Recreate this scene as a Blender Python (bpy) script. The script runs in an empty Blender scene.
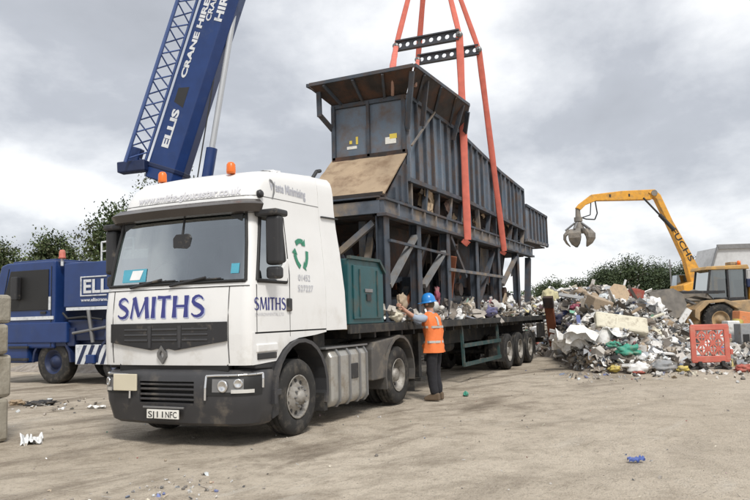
import bpy, bmesh, math, random
from mathutils import Vector, Matrix, noise
R = math.radians
random.seed(7)
S = bpy.context.scene
COL = S.collection

# ------------------------------------------------------------------ camera, world, sun, exposure
yaw, pit, rol = .432, .091, -.026
d = Vector((math.cos(yaw)*math.cos(pit), math.sin(yaw)*math.cos(pit), math.sin(pit)))
r = Vector((math.sin(yaw), -math.cos(yaw), 0)); u = r.cross(d)
r2 = r*math.cos(rol)+u*math.sin(rol); u2 = -r*math.sin(rol)+u*math.cos(rol)
cam = bpy.data.cameras.new('camera'); co = bpy.data.objects.new('camera', cam); COL.objects.link(co)
M = Matrix((( r2.x, u2.x, -d.x, -7.3), (r2.y, u2.y, -d.y, -5.22), (r2.z, u2.z, -d.z, 1.61), (0, 0, 0, 1)))
co.matrix_world = M
cam.sensor_width = 36; cam.lens = 34.56; cam.clip_end = 3000; cam.clip_start = .1
S.camera = co
S.view_settings.view_transform = 'Standard'; S.view_settings.look = 'None'
S.view_settings.exposure = 0.42; S.view_settings.gamma = 1
SUN_EL, SUN_AZ = R(52), R(224)       # direction towards the sun in the XY plane, from +X
W = bpy.data.worlds.new("World"); S.world = W; W.use_nodes = True
nt = W.node_tree; N = nt.nodes; Lk = nt.links
N.clear()
wo = N.new('ShaderNodeOutputWorld'); bg = N.new('ShaderNodeBackground'); bg.inputs[1].default_value = .1
sky = N.new('ShaderNodeTexSky'); sky.sky_type = 'NISHITA'; sky.sun_disc = False
sky.sun_elevation = SUN_EL; sky.sun_rotation = R(90)-SUN_AZ
tc = N.new('ShaderNodeTexCoord'); sep = N.new('ShaderNodeSeparateXYZ'); Lk.new(tc.outputs['Generated'], sep.inputs[0])
def wm(op, a, b=None, c=None):
    n = N.new('ShaderNodeMath'); n.operation = op
    for i, v in enumerate((a, b, c)):
        if v is None: continue
        if isinstance(v, (int, float)): n.inputs[i].default_value = v
        else: Lk.new(v, n.inputs[i])
    return n.outputs[0]
# clouds laid out on a flat layer overhead: direction divided by its height
zz = wm('ADD', wm('MAXIMUM', sep.outputs[2], 0.0), .36)
cx = wm('DIVIDE', sep.outputs[0], zz); cy = wm('DIVIDE', sep.outputs[1], zz)
cmb = N.new('ShaderNodeCombineXYZ'); Lk.new(cx, cmb.inputs[0]); Lk.new(cy, cmb.inputs[1]); cmb.inputs[2].default_value = 1.3
n1 = N.new('ShaderNodeTexNoise'); n1.inputs['Scale'].default_value = 1.7; n1.inputs['Detail'].default_value = 8; n1.inputs['Roughness'].default_value = .56; n1.inputs['Distortion'].default_value = .15
n2 = N.new('ShaderNodeTexNoise'); n2.inputs['Scale'].default_value = .8; n2.inputs['Detail'].default_value = 3
Lk.new(cmb.outputs[0], n1.inputs['Vector']); Lk.new(cmb.outputs[0], n2.inputs['Vector'])
cv = wm('ADD', wm('MULTIPLY', n1.outputs[0], .62), wm('MULTIPLY', n2.outputs[0], .38))
rp = N.new('ShaderNodeValToRGB'); Lk.new(cv, rp.inputs[0])
e = rp.color_ramp.elements
e[0].position = .26; e[0].color = (3.4, 3.55, 3.85, 1)
e[1].position = .62; e[1].color = (8.6, 8.65, 8.75, 1)
for p_, c_ in ((.41, (4.3, 4.5, 4.9, 1)), (.475, (6.0, 6.18, 6.5, 1)), (.53, (7.9, 8.0, 8.15, 1))):
    q = e.new(p_); q.color = c_
mx = N.new('ShaderNodeMix'); mx.data_type = 'RGBA'; mx.inputs[0].default_value = .93
Lk.new(sky.outputs[0], mx.inputs[6]); Lk.new(rp.outputs[0], mx.inputs[7])
Lk.new(mx.outputs[2], bg.inputs[0]); Lk.new(bg.outputs[0], wo.inputs[0])
sl = bpy.data.lights.new('sun', 'SUN'); sl.energy = 2.3; sl.angle = R(14); sl.color = (1, .96, .9)
so = bpy.data.objects.new('sun', sl); COL.objects.link(so)
sd = Vector((math.cos(SUN_AZ)*math.cos(SUN_EL), math.sin(SUN_AZ)*math.cos(SUN_EL), math.sin(SUN_EL)))
so.rotation_euler = sd.to_track_quat('Z', 'Y').to_euler()

# ------------------------------------------------------------------ materials
MT = {}
def mat(name, col, rough=.6, metal=0, var=.12, scale=3, dirt=None, damt=.0, dscale=1.5, bump=0, bscale=30, attr=False, low=None):
    """procedural paint: base colour varied by noise, dirt patches by noise, fine relief; low=(z0,z1) lets road dirt gather near the ground"""
    m = bpy.data.materials.new(name); m.use_nodes = True; t = m.node_tree; b = t.nodes['Principled BSDF']
    g = t.nodes.new('ShaderNodeNewGeometry'); n = t.nodes.new('ShaderNodeTexNoise'); n.inputs['Scale'].default_value = scale; n.inputs['Detail'].default_value = 6
    t.links.new(g.outputs['Position'], n.inputs['Vector'])
    mr = t.nodes.new('ShaderNodeMapRange'); mr.inputs[1].default_value = .3; mr.inputs[2].default_value = .7; mr.inputs[3].default_value = 1-var; mr.inputs[4].default_value = 1+var
    t.links.new(n.outputs[0], mr.inputs[0])
    hv = t.nodes.new('ShaderNodeVectorMath'); hv.operation = 'SCALE'
    if attr:
        a = t.nodes.new('ShaderNodeAttribute'); a.attribute_name = 'col'; t.links.new(a.outputs['Color'], hv.inputs[0])
    else: hv.inputs[0].default_value = col
    t.links.new(mr.outputs[0], hv.inputs['Scale'])
    out = hv.outputs[0]
    if dirt:
        n2 = t.nodes.new('ShaderNodeTexNoise'); n2.inputs['Scale'].default_value = dscale; n2.inputs['Detail'].default_value = 9; n2.inputs['Roughness'].default_value = .65
        t.links.new(g.outputs['Position'], n2.inputs['Vector'])
        m2 = t.nodes.new('ShaderNodeMapRange'); m2.inputs[1].default_value = .62-damt*.35; m2.inputs[2].default_value = .75-damt*.2; m2.inputs[4].default_value = min(1, damt+.35)
        t.links.new(n2.outputs[0], m2.inputs[0]); f = m2.outputs[0]
        if low:
            sp = t.nodes.new('ShaderNodeSeparateXYZ'); t.links.new(g.outputs['Position'], sp.inputs[0])
            m3 = t.nodes.new('ShaderNodeMapRange'); m3.inputs[1].default_value = low[0]; m3.inputs[2].default_value = low[1]; m3.inputs[3].default_value = 1; m3.inputs[4].default_value = 0.12
            t.links.new(sp.outputs[2], m3.inputs[0])
            mm = t.nodes.new('ShaderNodeMath'); mm.operation = 'MULTIPLY'; t.links.new(f, mm.inputs[0]); t.links.new(m3.outputs[0], mm.inputs[1]); f = mm.outputs[0]
        x = t.nodes.new('ShaderNodeMix'); x.data_type = 'RGBA'; t.links.new(f, x.inputs[0]); t.links.new(out, x.inputs[6]); x.inputs[7].default_value = (*dirt, 1)
        out = x.outputs[2]
        rm = t.nodes.new('ShaderNodeMapRange'); rm.inputs[3].default_value = rough; rm.inputs[4].default_value = .9
        t.links.new(f, rm.inputs[0]); t.links.new(rm.outputs[0], b.inputs['Roughness'])
    else: b.inputs['Roughness'].default_value = rough
    t.links.new(out, b.inputs['Base Color']); b.inputs['Metallic'].default_value = metal
    if bump:
        n3 = t.nodes.new('ShaderNodeTexNoise'); n3.inputs['Scale'].default_value = bscale; n3.inputs['Detail'].default_value = 5
        t.links.new(g.outputs['Position'], n3.inputs['Vector'])
        bp = t.nodes.new('ShaderNodeBump'); bp.inputs['Strength'].default_value = bump; bp.inputs['Distance'].default_value = .02
        t.links.new(n3.outputs[0], bp.inputs['Height']); t.links.new(bp.outputs[0], b.inputs['Normal'])
    MT[name] = m; return m
DUST = (.25, .21, .16)
mat('white_paint', (.74, .74, .73), .28, var=.02, dirt=(.42, .38, .31), damt=.25, dscale=2.2, low=(.9, 2.0))
mat('black_plastic', (.022, .022, .024), .5, dirt=DUST, damt=.12, dscale=5)
mat('bumper_grey', (.04, .04, .043), .5, var=.1, dirt=DUST, damt=.22, dscale=3, low=(.2, 1.2))
mat('visor_smoke', (.06, .052, .048), .25, var=.1)
mat('rubber', (.022, .021, .02), .85, var=.25, dirt=(.12, .105, .085), damt=.35, dscale=6)
mat('trim_rubber', (.012, .012, .012), .55)
mat('rim_steel', (.30, .285, .26), .55, .25, var=.2, dirt=(.13, .11, .085), damt=.5, dscale=8)
mat('tank_metal', (.45, .44, .41), .42, .6, var=.12, dirt=(.26, .22, .17), damt=.5, dscale=3)
mat('chassis', (.018, .018, .018), .7, dirt=(.10, .085, .065), damt=.4, dscale=4)
mat('mudguard', (.085, .08, .075), .7, dirt=(.20, .17, .13), damt=.4, dscale=3)
mat('seat_cloth', (.05, .055, .06), .9)
mat('interior', (.10, .105, .105), .8)
mat('chrome', (.7, .7, .7), .18, .9, var=.03)
mat('lens', (.7, .7, .68), .15, .5, var=.1)
mat('amber', (.75, .16, .02), .3)
mat('plate', (.72, .71, .66), .5, dirt=DUST, damt=.2, dscale=20)
mat('plate_beige', (.60, .55, .42), .5, var=.06)
mat('letter_blue', (.035, .04, .20), .4, var=.03)
mat('letter_shadow', (.38, .42, .60), .5, var=.03)
mat('letter_grey', (.40, .41, .46), .5, var=.05)
mat('letter_pale', (.57, .57, .60), .5, var=.02)
mat('letter_black', (.02, .02, .02), .5)
mat('green_print', (.03, .22, .13), .5)
mat('cyan_card', (.08, .34, .45), .5)
mat('paper_white', (.75, .76, .76), .7)
mat('teal_paint', (.012, .075, .085), .45, var=.2, dirt=(.10, .08, .06), damt=.3, dscale=3)
mat('teal_frame', (.022, .055, .055), .55, dirt=(.12, .10, .08), damt=.4, dscale=5)
mat('machine_blue', (.115, .15, .195), .5, var=.22, scale=1.2, dirt=(.13, .10, .085), damt=.52, dscale=2.4, bump=.35, bscale=6)
mat('machine_dark', (.045, .057, .075), .6, var=.3, dirt=(.09, .055, .035), damt=.45, dscale=2.2, bump=.2, bscale=12)
mat('machine_dusty', (.09, .105, .13), .7, var=.3, dirt=(.26, .20, .14), damt=.55, dscale=1.8, bump=.2, bscale=12)
mat('machine_light', (.17, .175, .18), .6, var=.2, dirt=(.17, .13, .09), damt=.35, dscale=4)
mat('rust_dark', (.03, .024, .022), .8, var=.4, dirt=(.10, .045, .025), damt=.4, dscale=2, bump=.3, bscale=10)
mat('rust_tan', (.34, .255, .17), .85, var=.2, scale=1.5, dirt=(.16, .10, .06), damt=.42, dscale=2.6, bump=.3, bscale=9)
mat('rust_orange', (.23, .075, .035), .8, var=.3, dirt=(.10, .05, .035), damt=.35, dscale=3)
mat('sticker_yellow', (.65, .5, .08), .5); mat('dust_wood', (.42, .33, .22), .85, var=.2)
mat('sling_orange', (.56, .14, .10), .8, var=.12, scale=6, bump=.2, bscale=60)
mat('sling_sleeve', (.36, .22, .17), .8, var=.2)
mat('beam_dark', (.045, .05, .06), .5, dirt=(.12, .1, .09), damt=.3, dscale=4)
mat('steel_grey', (.22, .22, .22), .45, .5)
mat('crane_blue', (.011, .036, .14), .35, var=.12, dirt=(.05, .07, .13), damt=.15, dscale=2)
mat('crane_dark', (.010, .02, .065), .45, var=.2)
mat('crane_white', (.62, .64, .66), .5, var=.1, dirt=(.2, .22, .25), damt=.3, dscale=6)
mat('crane_jib', (.05, .09, .24), .4, var=.1)
mat('chrome_rod', (.50, .51, .52), .35, .5, var=.05)
mat('dig_yellow', (.66, .32, .035), .6, var=.12, dirt=(.25, .18, .1), damt=.4, dscale=2)
mat('load_tan', (.40, .27, .14), .7, var=.2, dirt=(.22, .18, .13), damt=.5, dscale=2)
mat('load_ochre', (.50, .29, .08), .6, var=.15, dirt=(.3, .22, .14), damt=.5, dscale=2)
mat('steel_dust', (.20, .185, .165), .7, .2, var=.25, dirt=(.28, .24, .19), damt=.4, dscale=1.5)
mat('barrier_red', (.50, .13, .095), .6, var=.12, dirt=(.5, .25, .18), damt=.3, dscale=4)
mat('concrete', (.36, .33, .27), .9, var=.18, scale=2, dirt=(.22, .19, .14), damt=.4, dscale=2.5, bump=.6, bscale=14)
mat('skin', (.45, .25, .18), .6, var=.06)
mat('helmet_blue', (.02, .20, .55), .3, var=.03)
mat('vest_orange', (.78, .19, .05), .75, var=.08, scale=8, bump=.3, bscale=22)
mat('vest_band', (.42, .42, .39), .4, var=.05)
mat('shirt_blue', (.30, .36, .45), .85, var=.1, bump=.3, bscale=20)
mat('trousers', (.014, .014, .018), .85, var=.2, bump=.4, bscale=16)
mat('boots', (.12, .085, .055), .8, var=.2)
mat('bark', (.10, .075, .05), .95, var=.3, bump=.5, bscale=20)
mat('roof_sheet', (.50, .51, .52), .6, var=.08, dirt=(.3, .3, .3), damt=.25, dscale=.3)
mat('wall_sheet', (.37, .37, .37), .7, var=.06, dirt=(.3, .3, .29), damt=.3, dscale=.4)
mat('mound_soil', (.20, .17, .14), .95, var=.4, scale=2.5, dirt=(.34, .31, .28), damt=.5, dscale=4, bump=.8, bscale=6)
mat('debris', (.3, .3, .3), .75, var=.18, scale=6, dirt=(.22, .185, .14), damt=.30, dscale=3.5, bump=.3, bscale=20, attr=True)
for nm, c in dict(white=(.76, .76, .74), cream=(.62, .58, .44), card=(.47, .33, .19), purple=(.10, .10, .24), pink=(.55, .22, .25), green=(.02, .33, .22), yellow=(.62, .48, .06),
                  grey=(.28, .29, .30), blue=(.06, .12, .42), foam=(.55, .50, .26), red=(.45, .08, .05), black=(.025, .025, .028), tan=(.38, .28, .18), wood=(.33, .23, .13), rose=(.30, .04, .09), navy=(.03, .035, .09), orange=(.75, .22, .04), lime=(.5, .62, .05)).items():
    mat('waste_'+nm, tuple((sum(c)/3)*.18+v*.82 for v in c), .7, var=.15, scale=5, dirt=(.24, .20, .15), damt=.38, dscale=5, bump=.45, bscale=14)
# leaves: one colour per leaf from an attribute
def leafmat(name):
    m = mat(name, (0, 0, 0), .6, var=.15, scale=.8, attr=True); m.node_tree.nodes['Principled BSDF'].inputs['Specular IOR Level'].default_value = .25
    return m
leafmat('leaves')
# glass: mostly a mirror of the sky over a dim tinted view inside
def glassmat(name, tint, tr):
    m = bpy.data.materials.new(name); m.use_nodes = True; t = m.node_tree; t.nodes.clear()
    o = t.nodes.new('ShaderNodeOutputMaterial'); g = t.nodes.new('ShaderNodeBsdfGlossy'); g.inputs['Roughness'].default_value = .04; g.inputs['Color'].default_value = (.85, .9, .92, 1)
    tr_ = t.nodes.new('ShaderNodeBsdfTransparent'); tr_.inputs['Color'].default_value = (*tint, 1)
    lw = t.nodes.new('ShaderNodeLayerWeight'); lw.inputs['Blend'].default_value = .35
    mr = t.nodes.new('ShaderNodeMapRange'); mr.inputs[3].default_value = tr; mr.inputs[4].default_value = .95; t.links.new(lw.outputs['Facing'], mr.inputs[0])
    ms = t.nodes.new('ShaderNodeMixShader'); t.links.new(mr.outputs[0], ms.inputs[0]); t.links.new(tr_.outputs[0], ms.inputs[1]); t.links.new(g.outputs[0], ms.inputs[2]); t.links.new(ms.outputs[0], o.inputs[0])
    MT[name] = m
glassmat('screen_glass', (.60, .72, .70), .30); glassmat('side_glass', (.25, .28, .28), .12)
# ground: compacted pale yard surface with tyre-smeared mud and damp patches
def groundmat():
    m = bpy.data.materials.new('yard_surface'); m.use_nodes = True; t = m.node_tree; b = t.nodes['Principled BSDF']
    g = t.nodes.new('ShaderNodeNewGeometry')
    def nz(scale, det, rough=.6, vec=None, dist=0):
        n = t.nodes.new('ShaderNodeTexNoise'); n.inputs['Scale'].default_value = scale; n.inputs['Detail'].default_value = det; n.inputs['Roughness'].default_value = rough; n.inputs['Distortion'].default_value = dist
        t.links.new(vec or g.outputs['Position'], n.inputs['Vector']); return n.outputs[0]
    def mixc(f, a, bb):
        x = t.nodes.new('ShaderNodeMix'); x.data_type = 'RGBA'; t.links.new(f, x.inputs[0])
        for i, c in ((6, a), (7, bb)):
            if isinstance(c, tuple): x.inputs[i].default_value = (*c, 1)
            else: t.links.new(c, x.inputs[i])
        return x.outputs[2]
    def rng(v, a, bb, c=0, e_=1):
        x = t.nodes.new('ShaderNodeMapRange'); x.inputs[1].default_value = a; x.inputs[2].default_value = bb; x.inputs[3].default_value = c; x.inputs[4].default_value = e_; t.links.new(v, x.inputs[0]); return x.outputs[0]
    def mapped(ang, sc):
        mp = t.nodes.new('ShaderNodeMapping'); mp.vector_type = 'TEXTURE'; mp.inputs['Rotation'].default_value = (0, 0, R(ang)); mp.inputs['Scale'].default_value = (sc, 1, 1)
        t.links.new(g.outputs['Position'], mp.inputs['Vector']); return mp.outputs[0]
    tracks = nz(1.0, 8, .66, mapped(-14, 3.6), .5); track2 = nz(1.5, 7, .6, mapped(-40, 4.5), .3)
    sy = t.nodes.new('ShaderNodeSeparateXYZ'); t.links.new(g.outputs['Position'], sy.inputs[0])
    wet = rng(sy.outputs[1], -4.5, -1.0, .25, 1)                       # the side where lorries turn is muddier
    def mul(a, b_):
        x = t.nodes.new('ShaderNodeMath'); x.operation = 'MULTIPLY'; t.links.new(a, x.inputs[0]); t.links.new(b_, x.inputs[1]); return x.outputs[0]
    c = mixc(rng(nz(.16, 5), .36, .62), (.50, .43, .34), (.60, .525, .425))
    c = mixc(mul(rng(nz(1.7, 9, .72),   .46, .70, 0, .8), rng(sy.outputs[1], -5, -1, .5, 1)), c, (.235, .19, .14))
    c = mixc(mul(rng(tracks, .51, .67, 0, .85), wet), c, (.15, .115, .08))
    c = mixc(mul(rng(track2, .55, .68, 0, .65), wet), c, (.19, .155, .115))
    c = mixc(rng(tracks, .30, .42, .7, 0), c, (.62, .57, .49))
    c = mixc(rng(nz(5, 8, .75), .52, .68, 0, .35), c, (.25, .205, .155))
    c = mixc(rng(nz(13, 6, .7), .54, .72, 0, .5), c, (.17, .14, .105))
    c = mixc(rng(nz(38, 3), .60, .70, 0, .7), c, (.13, .11, .09))
    c = mixc(rng(nz(55, 2), .62, .72, 0, .7), c, (.58, .54, .47))
    t.links.new(c, b.inputs['Base Color']); t.links.new(rng(tracks, .5, .7, .9, .6), b.inputs['Roughness'])
    b.inputs['Specular IOR Level'].default_value = .25
    bp = t.nodes.new('ShaderNodeBump'); bp.inputs['Strength'].default_value = .9; bp.inputs['Distance'].default_value = .05
    ad = t.nodes.new('ShaderNodeMath'); ad.operation = 'ADD'; t.links.new(nz(5, 8, .7), ad.inputs[0]); t.links.new(nz(45, 4), ad.inputs[1])
    t.links.new(ad.outputs[0], bp.inputs['Height']); t.links.new(bp.outputs[0], b.inputs['Normal'])
    MT['yard'] = m
groundmat()

# ------------------------------------------------------------------ helpers
OFF = {}
def tag(o, label=None, cat=None, group=None, kind=None):
    if label: o['label'] = label
    if cat: o['category'] = cat
    if group: o['group'] = group
    if kind: o['kind'] = kind
    return o
def thing(name, label, cat, loc=(0, 0, 0), rz=0, group=None, local=False):
    o = bpy.data.objects.new(name, None); COL.objects.link(o); o.location = loc; o.rotation_euler = (0, 0, rz); o.empty_display_size = .2
    OFF[o.name] = Vector((0, 0, 0)) if local else Vector(loc)
    return tag(o, label, cat, group)
class MB:
    def __init__(s): s.v = []; s.f = []; s.sm = []; s.c = []; s.col = None
    def add(s, vs, fs, smooth=False):
        n = len(s.v); s.v += [Vector(q) for q in vs]
        for f in fs: s.f.append([n+i for i in f]); s.sm.append(smooth); s.c.append(s.col)
        return s
    def box(s, x0, x1, y0, y1, z0, z1):
        return s.add([(x0, y0, z0), (x1, y0, z0), (x1, y1, z0), (x0, y1, z0), (x0, y0, z1), (x1, y0, z1), (x1, y1, z1), (x0, y1, z1)],
                     [(0, 3, 2, 1), (4, 5, 6, 7), (0, 1, 5, 4), (1, 2, 6, 5), (2, 3, 7, 6), (3, 0, 4, 7)])
    def beam(s, a, b, w, h, up=(0, 0, 1)):
        a = Vector(a); b = Vector(b); t = (b-a).normalized(); k = t.cross(Vector(up))
        if k.length < 1e-3: k = t.cross(Vector((0, 1, 0)))
        k.normalize(); l = k.cross(t).normalized(); vs = []
        for p in (a, b):
            for sx, sy in ((-1, -1), (1, -1), (1, 1), (-1, 1)): vs.append(p+k*sx*w/2+l*sy*h/2)
        return s.add(vs, [(0, 1, 2, 3), (7, 6, 5, 4), (0, 4, 5, 1), (1, 5, 6, 2), (2, 6, 7, 3), (3, 7, 4, 0)])
    def prism(s, pts, axis, a, b):
        n = len(pts); f = {'x': lambda p, t: (t, p[0], p[1]), 'y': lambda p, t: (p[0], t, p[1]), 'z': lambda p, t: (p[0], p[1], t)}[axis]
        vs = [f(p, a) for p in pts]+[f(p, b) for p in pts]
        return s.add(vs, [tuple(range(n)), tuple(range(2*n-1, n-1, -1))]+[(i, i+n, (i+1) % n+n, (i+1) % n) for i in range(n)])
    def tube(s, a, b, ra, rb=None, n=12, caps=True):
        rb = ra if rb is None else rb; a = Vector(a); b = Vector(b); t = (b-a).normalized(); k = t.orthogonal().normalized(); l = t.cross(k); vs = []
        for p, rr in ((a, ra), (b, rb)):
            for i in range(n): q = 2*math.pi*i/n; vs.append(p+(k*math.cos(q)+l*math.sin(q))*rr)
        s.add(vs, [(i, (i+1) % n, (i+1) % n+n, i+n) for i in range(n)], True)
        if caps: s.add(vs, [tuple(range(n-1, -1, -1)), tuple(range(n, 2*n))])
        return s
    def path(s, pts, rr, n=8):
        for i in range(len(pts)-1): s.tube(pts[i], pts[i+1], rr, n=n)
        return s
    def lathe(s, prof, c, axis=(0, 1, 0), n=32, smooth=True):
        c = Vector(c); t = Vector(axis).normalized(); k = t.orthogonal().normalized(); l = t.cross(k); m = len(prof); vs = []
        for rr, a in prof:
            for i in range(n): q = 2*math.pi*i/n; vs.append(c+t*a+(k*math.cos(q)+l*math.sin(q))*rr)
        return s.add(vs, [(j*n+i, j*n+(i+1) % n, (j+1)*n+(i+1) % n, (j+1)*n+i) for j in range(m-1) for i in range(n)], smooth)
    def grid(s, P, skip=(), smooth=True):
        nu = len(P); nv = len(P[0]); vs = [q for row in P for q in row]
        return s.add(vs, [(i*nv+j, (i+1)*nv+j, (i+1)*nv+j+1, i*nv+j+1) for i in range(nu-1) for j in range(nv-1) if (i, j) not in skip], smooth)
    def build(s, name, m, parent=None, bevel=0, solid=0, loc=None, seg=2):
        off = OFF.get(parent.name, Vector()) if parent else Vector()
        me = bpy.data.meshes.new(name); me.from_pydata([v-off for v in s.v], [], s.f)
        me.polygons.foreach_set('use_smooth', s.sm)
        if any(c is not None for c in s.c):
            at = me.color_attributes.new('col', 'FLOAT_COLOR', 'CORNER'); buf = []
            for f, c in zip(s.f, s.c): buf += list((*c, 1))*len(f)
            at.data.foreach_set('color', buf)
        me.materials.append(MT[m]); me.validate(); me.update()
        b = bmesh.new(); b.from_mesh(me)
        if len(s.v) < 30000: bmesh.ops.recalc_face_normals(b, faces=b.faces)
        b.to_mesh(me); b.free()
        o = bpy.data.objects.new(name, me); COL.objects.link(o)
        if parent: o.parent = parent; OFF[o.name] = off
        elif loc: o.location = loc
        if solid: q = o.modifiers.new('thick', 'SOLIDIFY'); q.thickness = solid; q.offset = -1; es = o.modifiers.new('split', 'EDGE_SPLIT'); es.split_angle = R(38)
        if bevel: q = o.modifiers.new('edge', 'BEVEL'); q.width = bevel; q.segments = seg; q.limit_method = 'ANGLE'; q.angle_limit = R(35); q.harden_normals = False
        return o
def one(name, m, label, cat, mb, group=None, kind=None, bevel=0, loc=None):
    return tag(mb.build(name, m, None, bevel=bevel, loc=loc), label, cat, group, kind)
def copy_tree(o, parent=None):
    c = o.copy(); COL.objects.link(c)
    if parent: c.parent = parent
    for ch in o.children: copy_tree(ch, c)
    return c
def B(*a): return MB().box(*a)
# lettering drawn as strokes of changing width (flared roman capitals)
def stroke(mb, pts, ws, T):
    n = len(pts); L_ = []; R_ = []
    for i in range(n):
        a = Vector(pts[max(0, i-1)]); b = Vector(pts[min(n-1, i+1)]); t = (b-a).normalized(); k = Vector((-t.y, t.x)); p = Vector(pts[i]); w = ws[i]/2 if hasattr(ws, '__len__') else ws/2
        L_.append(T(*(p+k*w))); R_.append(T(*(p-k*w)))
    mb.add(L_+R_, [(i, i+1, n+i+1, n+i) for i in range(n-1)])
SC = [(.50, .80), (.44, .90), (.32, .965), (.20, .93), (.11, .83), (.10, .72), (.17, .61), (.30, .53), (.42, .45), (.51, .34), (.51, .20), (.43, .09), (.29, .035), (.16, .06), (.06, .17)]
SW = [.05, .06, .08, .10, .12, .13, .14, .15, .15, .14, .13, .11, .09, .07, .05]
GL = {'S': (.62, [(SC, SW)]), 'I': (.28, [([(.13, 0), (.13, .5), (.13, 1)], [.19, .14, .19])]),
      'M': (.98, [([(.08, 0), (.14, .5), (.18, 1)], [.10, .07, .08]), ([(.18, 1), (.33, .5), (.46, .08)], [.18, .15, .12]), ([(.46, .08), (.62, .5), (.76, 1)], [.06, .07, .08]), ([(.75, 1), (.80, .5), (.85, 0)], [.18, .15, .18])]),
      'T': (.66, [([(.02, .955), (.31, .955), (.60, .955)], [.12, .08, .12]), ([(.31, 0), (.31, .5), (.31, .95)], [.19, .14, .16])]),
      'H': (.80, [([(.13, 0), (.13, .5), (.13, 1)], [.19, .14, .19]), ([(.62, 0), (.62, .5), (.62, 1)], [.19, .14, .19]), ([(.15, .52), (.6, .52)], [.08, .08])])}
def word(mb, txt, h, width, T, bo=1.38):
    tot = sum(GL[c][0] for c in txt); k = width/tot; x = 0
    for c in txt:
        for pts, ws in GL[c][1]: stroke(mb, [(x+p[0]*k, p[1]*h) for p in pts], [w*h*bo for w in ws], T)
        x += GL[c][0]*k
def textmesh(txt, size, T, bold=.0, italic=0, width=None, align='LEFT'):
    """built-in font turned into mesh, each point carried to its surface by T(x, y)"""
    cu = bpy.data.curves.new('lettering', 'FONT'); cu.body = txt; cu.size = size; cu.offset = bold; cu.shear = italic; cu.align_x = align; cu.resolution_u = 3
    o = bpy.data.objects.new('lettering', cu); COL.objects.link(o)
    dg = bpy.context.evaluated_depsgraph_get(); me = bpy.data.meshes.new_from_object(o.evaluated_get(dg))
    vs = [tuple(v.co) for v in me.vertices]; fs = [tuple(p.vertices) for p in me.polygons]
    bpy.data.objects.remove(o); bpy.data.curves.remove(cu); bpy.data.meshes.remove(me)
    k = 1
    if width: k = width/(max(v[0] for v in vs)-min(v[0] for v in vs))
    mb = MB(); mb.add([T(v[0]*k, v[1]) for v in vs], fs); return mb

# ------------------------------------------------------------------ setting: ground
gm = MB(); xs = [-300, -120, -60, -30, -15]+[(-12+i*1.0) for i in range(48)]+[45, 60, 90, 150, 400]; ys = [-300, -120, -60, -30, -15]+[(-12+i*1.0) for i in range(36)]+[35, 60, 100, 200, 400]
def gh(x, y): return 0.02*noise.noise(Vector((x*.35, y*.35, 0))) if abs(x) < 30 and abs(y) < 20 else 0
gm.grid([[(x, y, gh(x, y)-.015) for y in ys] for x in xs]); g = gm.build('ground', 'yard'); tag(g, kind='structure')

# ------------------------------------------------------------------ setting: far shed and trees
RV = Vector((math.sin(yaw), -math.cos(yaw), 0)); DV = Vector((math.cos(yaw), math.sin(yaw), 0)); CV = Vector((-7.3, -5.22, 0)); RZ = math.atan2(RV.y, RV.x)
def at(rr, dd, z=0): return CV+RV*rr+DV*dd+Vector((0, 0, z))
sh = thing('storage_shed', 'long pale grey metal shed with a low pitched roof behind the wheel loader', 'building', at(37.3, 80), RZ, local=True)
B(0, 26, .1, 5, 0, 5.6).build('wall', 'wall_sheet', sh)
for i in range(26): B(i+.02, i+.96, -.02, .1, .05, 5.55).build('panel', 'wall_sheet', sh)
mbg = MB().prism([(0, 5.6), (.9, 8.2), (26, 8.35), (26, 5.6)], 'y', .05, 5.1); mbg.build('roof', 'roof_sheet', sh)
MB().beam((.8, -.1, 8.26), (26, -.1, 8.42), .3, .5).build('ridge_cap', 'steel_grey', sh)
MB().beam((-.1, -.1, 5.5), (.85, -.1, 8.25), .3, .18).build('verge', 'steel_grey', sh)

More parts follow.
